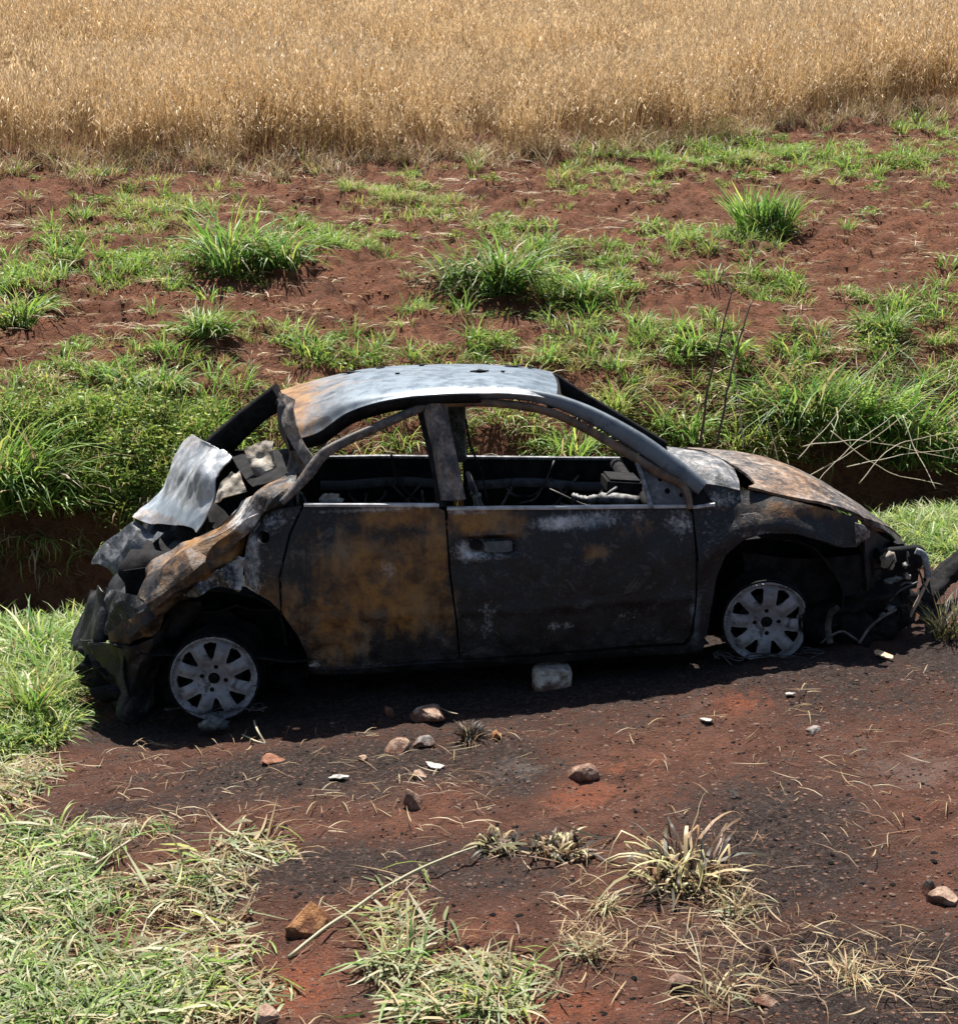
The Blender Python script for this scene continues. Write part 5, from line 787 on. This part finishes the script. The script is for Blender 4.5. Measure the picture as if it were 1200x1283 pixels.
colored_tube('dry_stalk', W['stem_c'], .006, .003, (.5, .42, .28), 'straw', 'pale stalk tip above the left dark stem', 'stem')
DL = ['longest pale dry stalk rising to the right edge over the hollow', 'pale stalk running level across the hollow to the right edge', 'low pale stalk across the dark hollow', 'stalk falling to the right through the hollow', 'long thin stalk slanting up from the bonnet towards the upper right',
      'stalk bending up to the right from the hollow floor', 'short upright stalk at the right of the hollow', 'stalk slanting over the left end of the hollow', 'upright pale stalk just right of the dark stems', 'short upright dry stalk behind the middle of the bonnet']
for p, lab in zip(W['dry'], DL): colored_tube('dry_stalk', p, .0036, .002, (.56, .48, .36), 'straw', lab, 'stalk', 'dry stalks over the hollow', wob=.014)

# ================================================================== grass
PAL = {'green': [(.055, .125, .018), (.085, .17, .028), (.12, .21, .035), (.17, .25, .05)], 'blue': [(.05, .115, .032), (.08, .155, .045), (.12, .20, .05), (.16, .22, .06)],
       'yellow': [(.15, .21, .035), (.21, .27, .05), (.28, .30, .07), (.12, .18, .03)], 'straw': [(.28, .215, .11), (.36, .28, .155), (.23, .165, .085), (.18, .12, .065)],
       'pale': [(.19, .21, .10), (.27, .275, .155), (.33, .31, .19), (.12, .155, .065)], 'burnt': [(.008, .007, .005), (.015, .013, .008), (.035, .032, .014), (.006, .005, .005)], 'olive': [(.10, .10, .03), (.06, .06, .02), (.14, .13, .05), (.02, .018, .01)],
       'scorch': [(.33, .31, .15), (.26, .23, .11), (.08, .05, .03), (.38, .35, .2), (.15, .09, .05), (.04, .03, .02)], 'brown': [(.16, .09, .05), (.24, .15, .08), (.34, .26, .15)]}
def pick(pal, n, r_):
    names, wts = zip(*pal) if isinstance(pal, (list, tuple)) else ((pal,), (1,)); wts = np.array(wts, float) / sum(wts)
    out = np.zeros((n, 3)); ch = r_.choice(len(names), n, p=wts)
    for i in range(n): pl = PAL[names[ch[i]]]; out[i] = np.array(pl[r_.integers(len(pl))]) * (.8 + .4 * r_.random()) * 1.22
    return out
def blades(n, rad, hgt, wid, lean=.5, droop=.6, pal='green', seed=0, seg=4, hvar=.4, flat=0.0, kink=0.0, sx=1.0, dirv=.9):
    """n curved tapering blades rooted in a disc of radius rad"""
    r_ = np.random.default_rng(seed); a = r_.random(n) * 2 * math.pi; rr_ = rad * np.sqrt(r_.random(n)) * .8
    root = np.stack([rr_ * np.cos(a) * sx, rr_ * np.sin(a), np.zeros(n)], 1)
    out = a + r_.normal(size=n) * dirv; h = hgt * (1 - hvar * r_.random(n)); ln = lean * (.25 + r_.random(n)) ; dr = droop * (.4 + r_.random(n))
    V = []; Fc = []; cols = pick(pal, n, r_); CC = []
    t = np.linspace(0, 1, seg + 1)
    for i in range(n):
        dx = np.array([math.cos(out[i]), math.sin(out[i])]); bx = np.array([-dx[1], dx[0]]); th0 = min(1.45, ln[i]) ; th = th0 + dr[i] * t ** 1.5 * 1.6
        if flat: th = th0 + (math.pi / 2 - .03 - th0) * np.clip(t * 2.2, 0, 1) * flat + (1 - flat) * dr[i] * t
        if kink and r_.random() < kink: th = th + np.where(t > .35 + .4 * r_.random(), 1.3 + r_.random(), 0)
        ds = h[i] / seg; px = np.r_[0, np.cumsum(np.sin(th[1:]) * ds)]; pz = np.r_[0, np.cumsum(np.cos(th[1:]) * ds)]; pz = np.maximum(pz, .004 + .008 * r_.random()) if droop < 1.9 else pz
        pz[0] = -.01
        sw = np.cumsum(r_.normal(size=seg + 1) * .08 * ds); wv = wid * (.7 + .6 * r_.random()) * np.interp(t, [0, .15, .6, 1], [.6, 1, .8, .06]); tw = r_.normal() * .5
        ctr = root[i][None] + np.stack([dx[0] * px + bx[0] * sw, dx[1] * px + bx[1] * sw, pz], 1)
        lat = np.stack([bx[0] * np.ones(seg + 1) * math.cos(tw), bx[1] * np.ones(seg + 1) * math.cos(tw), np.ones(seg + 1) * math.sin(tw) * .6], 1)
        b0 = len(V)
        for k in range(seg + 1): V.append(ctr[k] - lat[k] * wv[k] / 2); V.append(ctr[k] + lat[k] * wv[k] / 2)
        for k in range(seg): Fc.append((b0 + 2 * k, b0 + 2 * k + 1, b0 + 2 * k + 3, b0 + 2 * k + 2))
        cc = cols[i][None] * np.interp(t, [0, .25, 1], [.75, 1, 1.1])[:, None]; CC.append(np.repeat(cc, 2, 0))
    return np.array(V), np.array(Fc, np.int64), np.vstack(CC)
def mat_strands(n, R_, L0, wid, pal, seed, seg=4, lift=.035, dirn=None, spread=.9):
    """flattened strands lying criss-cross"""
    r_ = np.random.default_rng(seed); cols = pick(pal, n, r_); V = []; Fc = []; CC = []; t = np.linspace(0, 1, seg + 1); d0 = r_.random() * 6.283
    for i in range(n):
        a = d0 + r_.normal() * spread + (math.pi if r_.random() < .35 else 0); dx = np.array([math.cos(a), math.sin(a), 0]); bx = np.array([-dx[1], dx[0], 0]); rr_ = R_ * math.sqrt(r_.random()); ra = r_.random() * 6.283
        L_ = L0 * (.45 + .8 * r_.random()); cv = r_.normal() * .16; h = lift * .7 * r_.random() ** 1.5; up_ = (r_.random() < .16) * r_.random() * .5
        c0 = np.array([rr_ * math.cos(ra), rr_ * math.sin(ra), .003 + .03 * r_.random() ** 2]); ctr = c0 + np.outer(t - .3, dx) * L_ + np.outer(t * t, bx) * cv * L_ + np.outer(h * np.sin(math.pi * t) + up_ * L_ * t * t - .012 * t, [0, 0, 1]); ctr[:, 2] = np.maximum(ctr[:, 2], .002)
        wv = wid * (.6 + .8 * r_.random()) * np.interp(t, [0, .15, .6, 1], [.5, 1, .85, .1]); tw = r_.normal() * .5; lat = bx * math.cos(tw) + np.array([0, 0, math.sin(tw)]); b0 = len(V)
        for k in range(seg + 1): V.append(ctr[k] - lat * wv[k] / 2); V.append(ctr[k] + lat * wv[k] / 2)
        for k in range(seg): Fc.append((b0 + 2 * k, b0 + 2 * k + 1, b0 + 2 * k + 3, b0 + 2 * k + 2))
        CC.append(np.repeat(np.broadcast_to(cols[i], (seg + 1, 3)), 2, 0))
    return np.array(V), np.array(Fc, np.int64), np.vstack(CC)
def leaflets(n, rad, hgt, size, pal, seed):
    r_ = np.random.default_rng(seed); a = r_.random(n) * 6.283; rr_ = rad * np.sqrt(r_.random(n)); z = hgt * (r_.random(n) ** .6) * (1 - .55 * (rr_ / rad) ** 2)
    c = np.stack([rr_ * np.cos(a), rr_ * np.sin(a), z], 1); d = r_.normal(size=(n, 3)); d[:, 2] *= .5; d /= np.linalg.norm(d, axis=1)[:, None]; u = np.cross(d, r_.normal(size=(n, 3))); u /= np.linalg.norm(u, axis=1)[:, None]
    s = size * (.6 + .8 * r_.random(n))[:, None]; V = np.stack([c - d * s, c + u * s * .4, c + d * s, c - u * s * .4], 1).reshape(-1, 3); Fq = np.arange(4 * n).reshape(n, 4); return V, Fq, np.repeat(pick(pal, n, r_), 4, 0)
def merge(L):
    V = []; Fq = []; Cc = []; o = 0
    for v, f, c in L: V.append(v); Fq.append(f + o); Cc.append(c); o += len(v)
    return np.vstack(V), np.vstack(Fq), np.vstack(Cc)

def scatter(name, pts, rz, sc, ix, sources, label):
    """one object: source tufts instanced on its points"""
    coll = bpy.data.collections.new(name + '_kinds')
    for k, (v, f, c, m) in enumerate(sources):
        o = mk('%s_kind_%02d' % (name, k), v, f, M[m], None, True, False, cols=c); coll.objects.link(o)
    me = bpy.data.meshes.new(name); me.vertices.add(len(pts)); me.vertices.foreach_set('co', np.asarray(pts, np.float32).ravel())
    for nm, tp, val in (('rz', 'FLOAT', np.asarray(rz, np.float32)), ('sc', 'FLOAT', np.asarray(sc, np.float32)), ('ix', 'INT', np.asarray(ix, np.int32))):
        a_ = me.attributes.new(nm, tp, 'POINT'); a_.data.foreach_set('value', val)
    o = add_obj(name, me, M[sources[0][3]]); g = bpy.data.node_groups.new(name, 'GeometryNodeTree')
    g.interface.new_socket('Geometry', in_out='INPUT', socket_type='NodeSocketGeometry'); g.interface.new_socket('Geometry', in_out='OUTPUT', socket_type='NodeSocketGeometry')
    N = g.nodes; gi = N.new('NodeGroupInput'); go = N.new('NodeGroupOutput'); ip = N.new('GeometryNodeInstanceOnPoints'); ci = N.new('GeometryNodeCollectionInfo')
    ci.inputs['Collection'].default_value = coll; ci.inputs['Separate Children'].default_value = True; ci.inputs['Reset Children'].default_value = True; ip.inputs['Pick Instance'].default_value = True
    def at(nm, tp): q = N.new('GeometryNodeInputNamedAttribute'); q.data_type = tp; q.inputs[0].default_value = nm; return q.outputs['Attribute']
    cx = N.new('ShaderNodeCombineXYZ'); L = g.links
    L.new(at('rz', 'FLOAT'), cx.inputs[2]); L.new(cx.outputs[0], ip.inputs['Rotation']); L.new(at('sc', 'FLOAT'), ip.inputs['Scale']); L.new(at('ix', 'INT'), ip.inputs['Instance Index'])
    L.new(gi.outputs[0], ip.inputs['Points']); L.new(ci.outputs[0], ip.inputs['Instance']); L.new(ip.outputs[0], go.inputs[0])
    md = o.modifiers.new('scatter', 'NODES'); md.node_group = g; o['kind'] = 'stuff'; o['label'] = label; return o
def put(name, xy, kinds, sources, label, smin=.75, smax=1.25, dz=0.0, pw=1.0):
    xy = np.asarray(xy); n = len(xy); sc_ = smin + (smax - smin) * rng.random(n) ** pw; z = GZ(xy[:, 0], xy[:, 1]) + dz * sc_
    return scatter(name, np.stack([xy[:, 0], xy[:, 1], z], 1), rng.random(n) * 6.283, sc_, kinds, sources, label)
def ell(x, y, a, b, n):
    t = rng.random(n) * 6.283; r_ = np.sqrt(rng.random(n)) * (1 + .25 * rng.normal(size=n)); return np.stack([x + a * r_ * np.cos(t), y + b * r_ * np.sin(t)], 1)
def clear_car(xy):
    l = xy - np.array(CAR_O[:2]); cx_, sx_ = math.cos(CAR_YAW), math.sin(CAR_YAW); u = l[:, 0] * cx_ + l[:, 1] * sx_; v_ = -l[:, 0] * sx_ + l[:, 1] * cx_
    return xy[~((u > -.75) & (u < 3.45) & (v_ > -.12) & (v_ < 1.8))]

# single clumps
CK = {'tall': dict(n=330, wid=.019, lean=.5, droop=1.0, pal=[('green', 5), ('blue', 2), ('yellow', 1.5), ('straw', .5)]), 'mid': dict(n=170, wid=.015, lean=.65, droop=.95, pal=[('green', 5), ('yellow', 2), ('straw', .6)]),
      'upright': dict(n=240, wid=.017, lean=.22, droop=.55, pal=[('green', 4), ('blue', 4), ('yellow', 1)]),
      'yellow': dict(n=170, wid=.011, lean=.6, droop=.8, pal=[('yellow', 5), ('green', 2), ('straw', 1)]), 'straw': dict(n=26, wid=.006, lean=.9, droop=.6, pal=[('straw', 4), ('pale', 2), ('brown', 1)], dirv=2.5, hvar=.7),
      'strawgreen': dict(n=50, wid=.008, lean=1.0, droop=.8, pal=[('pale', 5), ('straw', 2), ('green', 1)], dirv=2.5, hvar=.7), 'curl': dict(n=120, wid=.011, dirv=1.6, hvar=.65, lean=.8, droop=1.5, pal=[('scorch', 4), ('burnt', 2), ('brown', 2)], kink=.75),
      'burnt': dict(n=90, wid=.007, lean=.8, droop=.6, pal=[('burnt', 8), ('brown', 1)]), 'olive': dict(n=110, wid=.006, lean=.6, droop=.5, pal=[('olive', 5), ('burnt', 2)], dirv=2)}
for k, (x, y, wd, hg, kd, lab) in enumerate(W['clumps']):
    p = dict(CK[kd]); n = p.pop('n'); 
    if kd in ('tall', 'mid', 'yellow', 'upright'):
        r_ = np.random.default_rng(5000 + k); L = []
        for j in range(5 if kd == 'tall' else 4):
            b_ = blades(int(n * (.2 + .2 * r_.random())), wd * (.10 + .10 * r_.random()), hg * (.75 + .65 * r_.random()), seed=300 + k * 10 + j, seg=5, **p); of = np.array([r_.normal() * wd * .20, r_.normal() * wd * .16, 0]); tl_ = r_.normal(size=2) * .22
            vv = b_[0].copy(); vv[:, 0] += tl_[0] * vv[:, 2]; vv[:, 1] += tl_[1] * vv[:, 2]; L.append((vv + of, b_[1], b_[2] * (.75 + .5 * r_.random())))
        L.append(blades(n // 8, wd * .3, hg * 1.1, seed=390 + k * 10, seg=5, wid=p['wid'] * .6, lean=.8, droop=.6, pal=[('straw', 3), ('pale', 1)], dirv=2))
        v, f, c = merge(L)
    else: v, f, c = blades(n, wd * .28, hg * 1.25, seed=300 + k, seg=5 if kd != 'curl' else 8, **p)
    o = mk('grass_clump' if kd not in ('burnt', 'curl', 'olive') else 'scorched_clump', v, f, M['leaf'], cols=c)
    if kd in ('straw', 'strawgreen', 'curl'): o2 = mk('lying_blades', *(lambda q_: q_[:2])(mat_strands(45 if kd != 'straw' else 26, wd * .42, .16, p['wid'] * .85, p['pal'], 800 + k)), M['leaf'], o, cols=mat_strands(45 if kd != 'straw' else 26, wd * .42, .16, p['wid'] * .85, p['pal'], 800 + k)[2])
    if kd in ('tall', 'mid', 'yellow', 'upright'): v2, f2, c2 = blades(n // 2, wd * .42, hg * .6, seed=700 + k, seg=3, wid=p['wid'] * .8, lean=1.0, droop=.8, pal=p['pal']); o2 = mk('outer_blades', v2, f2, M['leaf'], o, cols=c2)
    o.location = (x, y, gz(x, y)); tag(o, lab, 'grass', 'single grass clumps')

# tuft kinds
S_low = [(*blades(34, .10, .15, .008, .9, .7, [('green', 3), ('yellow', 3), ('straw', 1.2)], 10 + k, 3), 'leaf') for k in range(4)]
S_low += [(*blades(26, .08, .26, .010, .6, .7, [('green', 5), ('yellow', 1)], 20 + k, 4), 'leaf') for k in range(3)]
S_low += [(*merge([leaflets(70, .10, .09, .018, [('green', 4), ('yellow', 2)], 30 + k), blades(10, .06, .15, .006, .9, .5, [('yellow', 1)], 40 + k, 3)]), 'leaf') for k in range(3)]
S_yel = [(*blades(34, .11, .17, .007, .8, .6, [('yellow', 4), ('straw', 2), ('green', 1)], 50 + k, 3), 'leaf') for k in range(3)]
S_bush = [(*merge([leaflets(170, .15, .22, .016, [('yellow', 4), ('green', 3)], 60 + k), blades(12, .08, .28, .006, .6, .5, [('yellow', 2), ('straw', 1)], 65 + k, 3)]), 'leaf') for k in range(3)]
S_dry = [(*mat_strands(14, .11, .17, .006, [('straw', 4), ('brown', 3), ('pale', .6)], 70 + k), 'straw') for k in range(4)]
field_src = S_low + S_yel + S_bush + S_dry
nL, nY, nB, nD = len(S_low), len(S_yel), len(S_bush), len(S_dry)
def kind_ix(kd, n):
    if kd == 'low': return np.where(rng.random(n) < .88, rng.integers(0, nL, n), nL + rng.integers(0, nY, n))
    if kd == 'yel': return np.where(rng.random(n) < .8, nL + rng.integers(0, nY, n), rng.integers(0, nL, n))
    if kd == 'bush': return np.where(rng.random(n) < .75, nL + nY + rng.integers(0, nB, n), rng.integers(0, nL, n))
    return nL + nY + nB + rng.integers(0, nD, n)
XY = []; IX = []
for x, y, a_, b_, kd, n in W['patches']:
    q = ell(x, y, a_, b_, int(n * ((.40 if y > 12.2 else .12) if kd != 'bush' else .45))); q = q[bank_d(q[:, 0], q[:, 1]) > .12]; XY.append(q); IX.append(kind_ix(kd, len(q)))
# general sparse cover on the tilled strip, thicker towards the bank
n = 9000; q = np.stack([rng.uniform(-8, 8.5, n), rng.uniform(8, 20.5, n)], 1); d = bank_d(q[:, 0], q[:, 1]); we = wheat_edge(q[:, 0]) - q[:, 1]
nz = fbm(q[:, 0] * .8, q[:, 1] * .8, 3, 91); pr = (.06 + .10 * ss(.05, .4, nz) + .12 * (1 - ss(.9, 2.6, d))) * (d > .14) * (we > .1); q = q[rng.random(n) < pr]
XY.append(q); IX.append(np.where(rng.random(len(q)) < .5, kind_ix('low', len(q)), np.where(rng.random(len(q)) < .5, kind_ix('yel', len(q)), kind_ix('dry', len(q)))))
n = 3400; q = np.stack([rng.uniform(-8, 8.5, n), rng.uniform(9, 20, n)], 1); d = bank_d(q[:, 0], q[:, 1]); q = q[(d > .5) & (q[:, 1] < wheat_edge(q[:, 0])) & (rng.random(n) < .7)]; XY.append(q); IX.append(kind_ix('dry', len(q)))
xe = rng.uniform(-9, 11, 520); q = np.stack([xe, wheat_edge(xe) + .35 - np.abs(rng.normal(size=520)) * .45], 1); XY.append(q); IX.append(len(field_src) + rng.integers(0, 3, 520))
field_src = field_src + [(*blades(26, .14, .42, .007, .6, .5, [('straw', 5), ('brown', 2), ('yellow', .6)], 950 + k, 4, dirv=2.5, hvar=.7), 'straw') for k in range(3)]
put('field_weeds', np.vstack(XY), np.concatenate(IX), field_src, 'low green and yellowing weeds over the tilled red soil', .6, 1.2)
# bank: denser, longer grass hanging over the edge
n = 5200; q = np.stack([rng.uniform(-7, 8, n), rng.uniform(7.5, 14, n)], 1); d = bank_d(q[:, 0], q[:, 1]); q = q[(d > .16) & (d < 1.15) & (rng.random(n) < (.55 - .47 * ss(.4, 1.0, d)) * (.30 + 1.0 * ss(-.25, .25, fbm(q[:, 0] * 1.2, q[:, 1] * 1.6, 2, 77))))]
S_tangle = [(*mat_strands(9, .30, .62, .0045, [('straw', 4), ('pale', 1), ('brown', 1)], 880 + k, 5, .22, None, 1.2), 'leaf') for k in range(3)]
n = 2200; qt = np.stack([rng.uniform(1.6, 5.0, n), rng.uniform(8.5, 13, n)], 1); dt = bank_d(qt[:, 0], qt[:, 1]); qt = qt[(dt > -.7) & (dt < .6)][:170]
S_hang = [(*blades(26, .10, .38, .008, 1.3, 2.0, [('green', 3), ('yellow', 2), ('straw', 2), ('brown', 1)], 860 + k, 6, dirv=3), 'leaf') for k in range(3)]
n = 9000; qh = np.stack([rng.uniform(-7, 8, n), rng.uniform(7.5, 14, n)], 1); dh = bank_d(qh[:, 0], qh[:, 1]); qh = qh[(dh > .10) & (dh < .26)]
S_bank = [(*blades(40, .12, .34, .010, .9, 1.0, [('green', 3), ('yellow', 3), ('straw', 1.5)], 80 + k, 5), 'leaf') for k in range(4)] + [(*blades(30, .12, .30, .006, 1.1, .8, [('straw', 3), ('pale', 2), ('yellow', 1)], 90 + k, 4), 'leaf') for k in range(3)] + S_bush[:2]
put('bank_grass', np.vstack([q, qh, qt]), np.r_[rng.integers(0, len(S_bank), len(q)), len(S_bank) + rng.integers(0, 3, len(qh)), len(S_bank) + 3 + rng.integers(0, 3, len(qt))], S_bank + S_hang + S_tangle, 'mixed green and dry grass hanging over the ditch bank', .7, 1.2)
# near side: verge and trampled foreground grass
S_fg = {'fgreen': [(*mat_strands(22, .09, .17, .008, [('pale', 5), ('green', 2.4), ('yellow', .8), ('straw', 2)], 110 + k), 'leaf') for k in range(6)] + [(*blades(16, .06, .14, .007, .8, .7, [('green', 2), ('yellow', 1), ('pale', 4)], 116 + k, 4), 'leaf') for k in range(3)],
        'fpale': [(*mat_strands(16, .10, .18, .009, [('pale', 5), ('straw', 2), ('yellow', 1)], 120 + k), 'leaf') for k in range(5)] + [(*mat_strands(14, .10, .12, .006, [('straw', 3), ('brown', 2)], 126 + k), 'leaf') for k in range(2)],
        'fstraw': [(*mat_strands(5, .11, .12, .0035, [('straw', 3), ('brown', 5)], 130 + k), 'leaf') for k in range(5)],
        'verge': [(*blades(40, .09, .20, .008, .8, .8, [('green', 4), ('yellow', 3), ('pale', 1.5)], 140 + k, 4), 'leaf') for k in range(4)] + [(*mat_strands(24, .10, .18, .008, [('yellow', 3), ('pale', 3)], 146 + k), 'leaf') for k in range(3)]}
fg_src = []; base = {}
for kd in S_fg: base[kd] = (len(fg_src), len(S_fg[kd])); fg_src += S_fg[kd]
XY = []; IX = []
for x, y, a_, b_, kd, n in W['fore']:
    q = clear_car(ell(x, y, a_, b_, int(n * (1.5 if kd in ('verge', 'fstraw') else .85)))); q = q[bank_d(q[:, 0], q[:, 1]) < -.35]; q = q[rng.random(len(q)) < .25 + .75 * ss(-.15, .15, fbm(q[:, 0] * 4.5, q[:, 1] * 4.5, 2, 83))]
    for sx_, sy_, sw_ in [(s_[0], s_[1], s_[2]) for s_ in W['stones'] if 'wedge' in s_[5] or 'cut off' in s_[5]]: q = q[~((np.abs(q[:, 0] - sx_) < sw_ * .9) & (q[:, 1] < sy_ + .12) & (q[:, 1] > sy_ - .30))]
    XY.append(q); IX.append(base[kd][0] + rng.integers(0, base[kd][1], len(q)))
n = 1600; q = np.stack([rng.uniform(-6, 6, n), rng.uniform(7, 12, n)], 1); d = bank_d(q[:, 0], q[:, 1]); q = clear_car(q[(d > -1.7) & (d < -.45)]); XY.append(q); IX.append(base['verge'][0] + rng.integers(0, base['verge'][1], len(q)))
n = 1800; q = np.stack([rng.uniform(-6, -2.2, n), rng.uniform(3, 9, n)], 1); q = q[(rng.random(n) < ss(-2.3, -2.9, q[:, 0])) & (bank_d(q[:, 0], q[:, 1]) < -.4)]; XY.append(q); IX.append(base['fgreen'][0] + rng.integers(0, base['fgreen'][1], len(q)))
n = 230; q = clear_car(np.stack([rng.uniform(-2.2, 2.6, n), rng.uniform(3.4, 6.3, n)], 1)); XY.append(q); IX.append(base['fstraw'][0] + rng.integers(0, base['fstraw'][1], len(q)))
put('trampled_grass', np.vstack(XY), np.concatenate(IX), fg_src, 'trampled pale green grass and straw along the near verge', .6, 1.2)

# clods and gravel
def rocklet(seed, sub=1):
    bm = bmesh.new(); bmesh.ops.create_icosphere(bm, subdivisions=sub, radius=.5); Vv = np.array([v.co[:] for v in bm.verts]); Fc = np.array([[v.index for v in f.verts] for f in bm.faces], np.int64); bm.free()
    q = Vv * (1 + .7 * fb3(Vv * 3 + seed * 3.3, 2, seed)[:, None]) * np.array([1, .8, .45]); return q, Fc, np.ones((len(q), 3)) * .1, None
def rock_src(m): return [(*rocklet(k, 2)[:3], m) for k in range(6)]
n = 110000; q = np.stack([rng.uniform(-8, 8.5, n), rng.uniform(9, 20, n)], 1); d = bank_d(q[:, 0], q[:, 1]); q = q[(d > .6) & (q[:, 1] < wheat_edge(q[:, 0]) + .4) & (rng.random(n) < .35 + .65 * ss(-.1, .25, fbm(q[:, 0] * 1.5, q[:, 1] * 2.2, 2, 97)))]
o = put('soil_clods', q, rng.integers(0, 6, len(q)), rock_src('clod'), 'loose red soil clods over the tilled strip', .008, .042, -.22, 2.4)
n = 60000; q = clear_car(np.stack([rng.uniform(-2.6, 3.0, n), 3.2 + 4.0 * rng.random(n) ** 1.2], 1)); o = put('gravel', q, rng.integers(0, 24, len(q)), rock_src('gravel') + rock_src('crumb') + rock_src('crumb') + rock_src('char'), 'fine gravel and crumbs of soil on the burnt ground', .0035, .020, -.06, 4.0)
n = 900; q = clear_car(np.stack([rng.uniform(-2.6, 3.0, n), 3.2 + 4.0 * rng.random(n)], 1)); o = put('charcoal_bits', q, rng.integers(0, 12, len(q)), rock_src('char') + rock_src('stone_tan'), 'small bits of charcoal and stone chips on the burnt ground', .008, .030, -.05, 2.2)

# wheat
def wheat_patch(seed, n=52, size=.5, h0=.86):
    r_ = np.random.default_rng(seed); V = []; Fq = []; Cc = []; bias_ = np.array([.24, 0]) + r_.normal(size=2) * .1
    def quad(a_, b_, c_, d_, col):
        o = len(V); V.extend((a_, b_, c_, d_)); Fq.append((o, o + 1, o + 2, o + 3)); Cc.extend([col] * 4)
    for i in range(n):
        x, y = (r_.random(2) - .5) * size * 1.15; h = h0 * (.6 + .52 * r_.random()); le = r_.normal(size=2) * .19 + bias_; an = r_.random() * 3.14; u = np.array([math.cos(an), math.sin(an), 0]) * .0042
        p0 = np.array([x, y, -.02]); p1 = np.array([x + le[0] * h * .35, y + le[1] * h * .35, h * .55]); p2 = np.array([x + le[0] * h, y + le[1] * h, h])
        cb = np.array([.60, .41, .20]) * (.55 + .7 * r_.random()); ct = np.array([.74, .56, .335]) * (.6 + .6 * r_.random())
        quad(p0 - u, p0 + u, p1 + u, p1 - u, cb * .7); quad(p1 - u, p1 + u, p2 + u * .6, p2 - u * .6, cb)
        if r_.random() < .6:
            la = r_.random() * 6.28; lz = h * (.25 + .45 * r_.random()); lp_ = p0 + (p1 - p0) * (lz / h / .55 if lz < h * .55 else 1); lp_ = np.array([lp_[0], lp_[1], lz]); dd = np.array([math.cos(la), math.sin(la), .6]) * .10; e1 = lp_ + dd; e2 = e1 + np.array([math.cos(la), math.sin(la), -.7]) * .09; uu = np.array([-math.sin(la), math.cos(la), 0]) * .004
            quad(lp_ - uu, lp_ + uu, e1 + uu, e1 - uu, ct); quad(e1 - uu, e1 + uu, e2, e2, ct)
        ha = r_.random() * 6.28; dr = np.array([math.cos(ha), math.sin(ha), 0])
        for k in range(6):
            t = k / 6; c0 = p2 + np.array([le[0], le[1], 1]) * (-.10 + .16 * t) + dr * (.05 * t * t) + r_.normal(size=3) * np.array([.016, .016, .008]) * (1.2 - .5 * t); ax = np.array([r_.normal() * .28 + le[0], r_.normal() * .28 + le[1], -.9]); ax /= np.linalg.norm(ax); sd_ = np.cross(ax, r_.normal(size=3)); sd_ /= np.linalg.norm(sd_); L_ = .022 + .02 * r_.random()
            quad(c0 - ax * L_, c0 + sd_ * L_ * .155, c0 + ax * L_, c0 - sd_ * L_ * .155, ct * (.8 + .5 * r_.random()))
    return np.array(V), np.array(Fq, np.int64), np.array(Cc)
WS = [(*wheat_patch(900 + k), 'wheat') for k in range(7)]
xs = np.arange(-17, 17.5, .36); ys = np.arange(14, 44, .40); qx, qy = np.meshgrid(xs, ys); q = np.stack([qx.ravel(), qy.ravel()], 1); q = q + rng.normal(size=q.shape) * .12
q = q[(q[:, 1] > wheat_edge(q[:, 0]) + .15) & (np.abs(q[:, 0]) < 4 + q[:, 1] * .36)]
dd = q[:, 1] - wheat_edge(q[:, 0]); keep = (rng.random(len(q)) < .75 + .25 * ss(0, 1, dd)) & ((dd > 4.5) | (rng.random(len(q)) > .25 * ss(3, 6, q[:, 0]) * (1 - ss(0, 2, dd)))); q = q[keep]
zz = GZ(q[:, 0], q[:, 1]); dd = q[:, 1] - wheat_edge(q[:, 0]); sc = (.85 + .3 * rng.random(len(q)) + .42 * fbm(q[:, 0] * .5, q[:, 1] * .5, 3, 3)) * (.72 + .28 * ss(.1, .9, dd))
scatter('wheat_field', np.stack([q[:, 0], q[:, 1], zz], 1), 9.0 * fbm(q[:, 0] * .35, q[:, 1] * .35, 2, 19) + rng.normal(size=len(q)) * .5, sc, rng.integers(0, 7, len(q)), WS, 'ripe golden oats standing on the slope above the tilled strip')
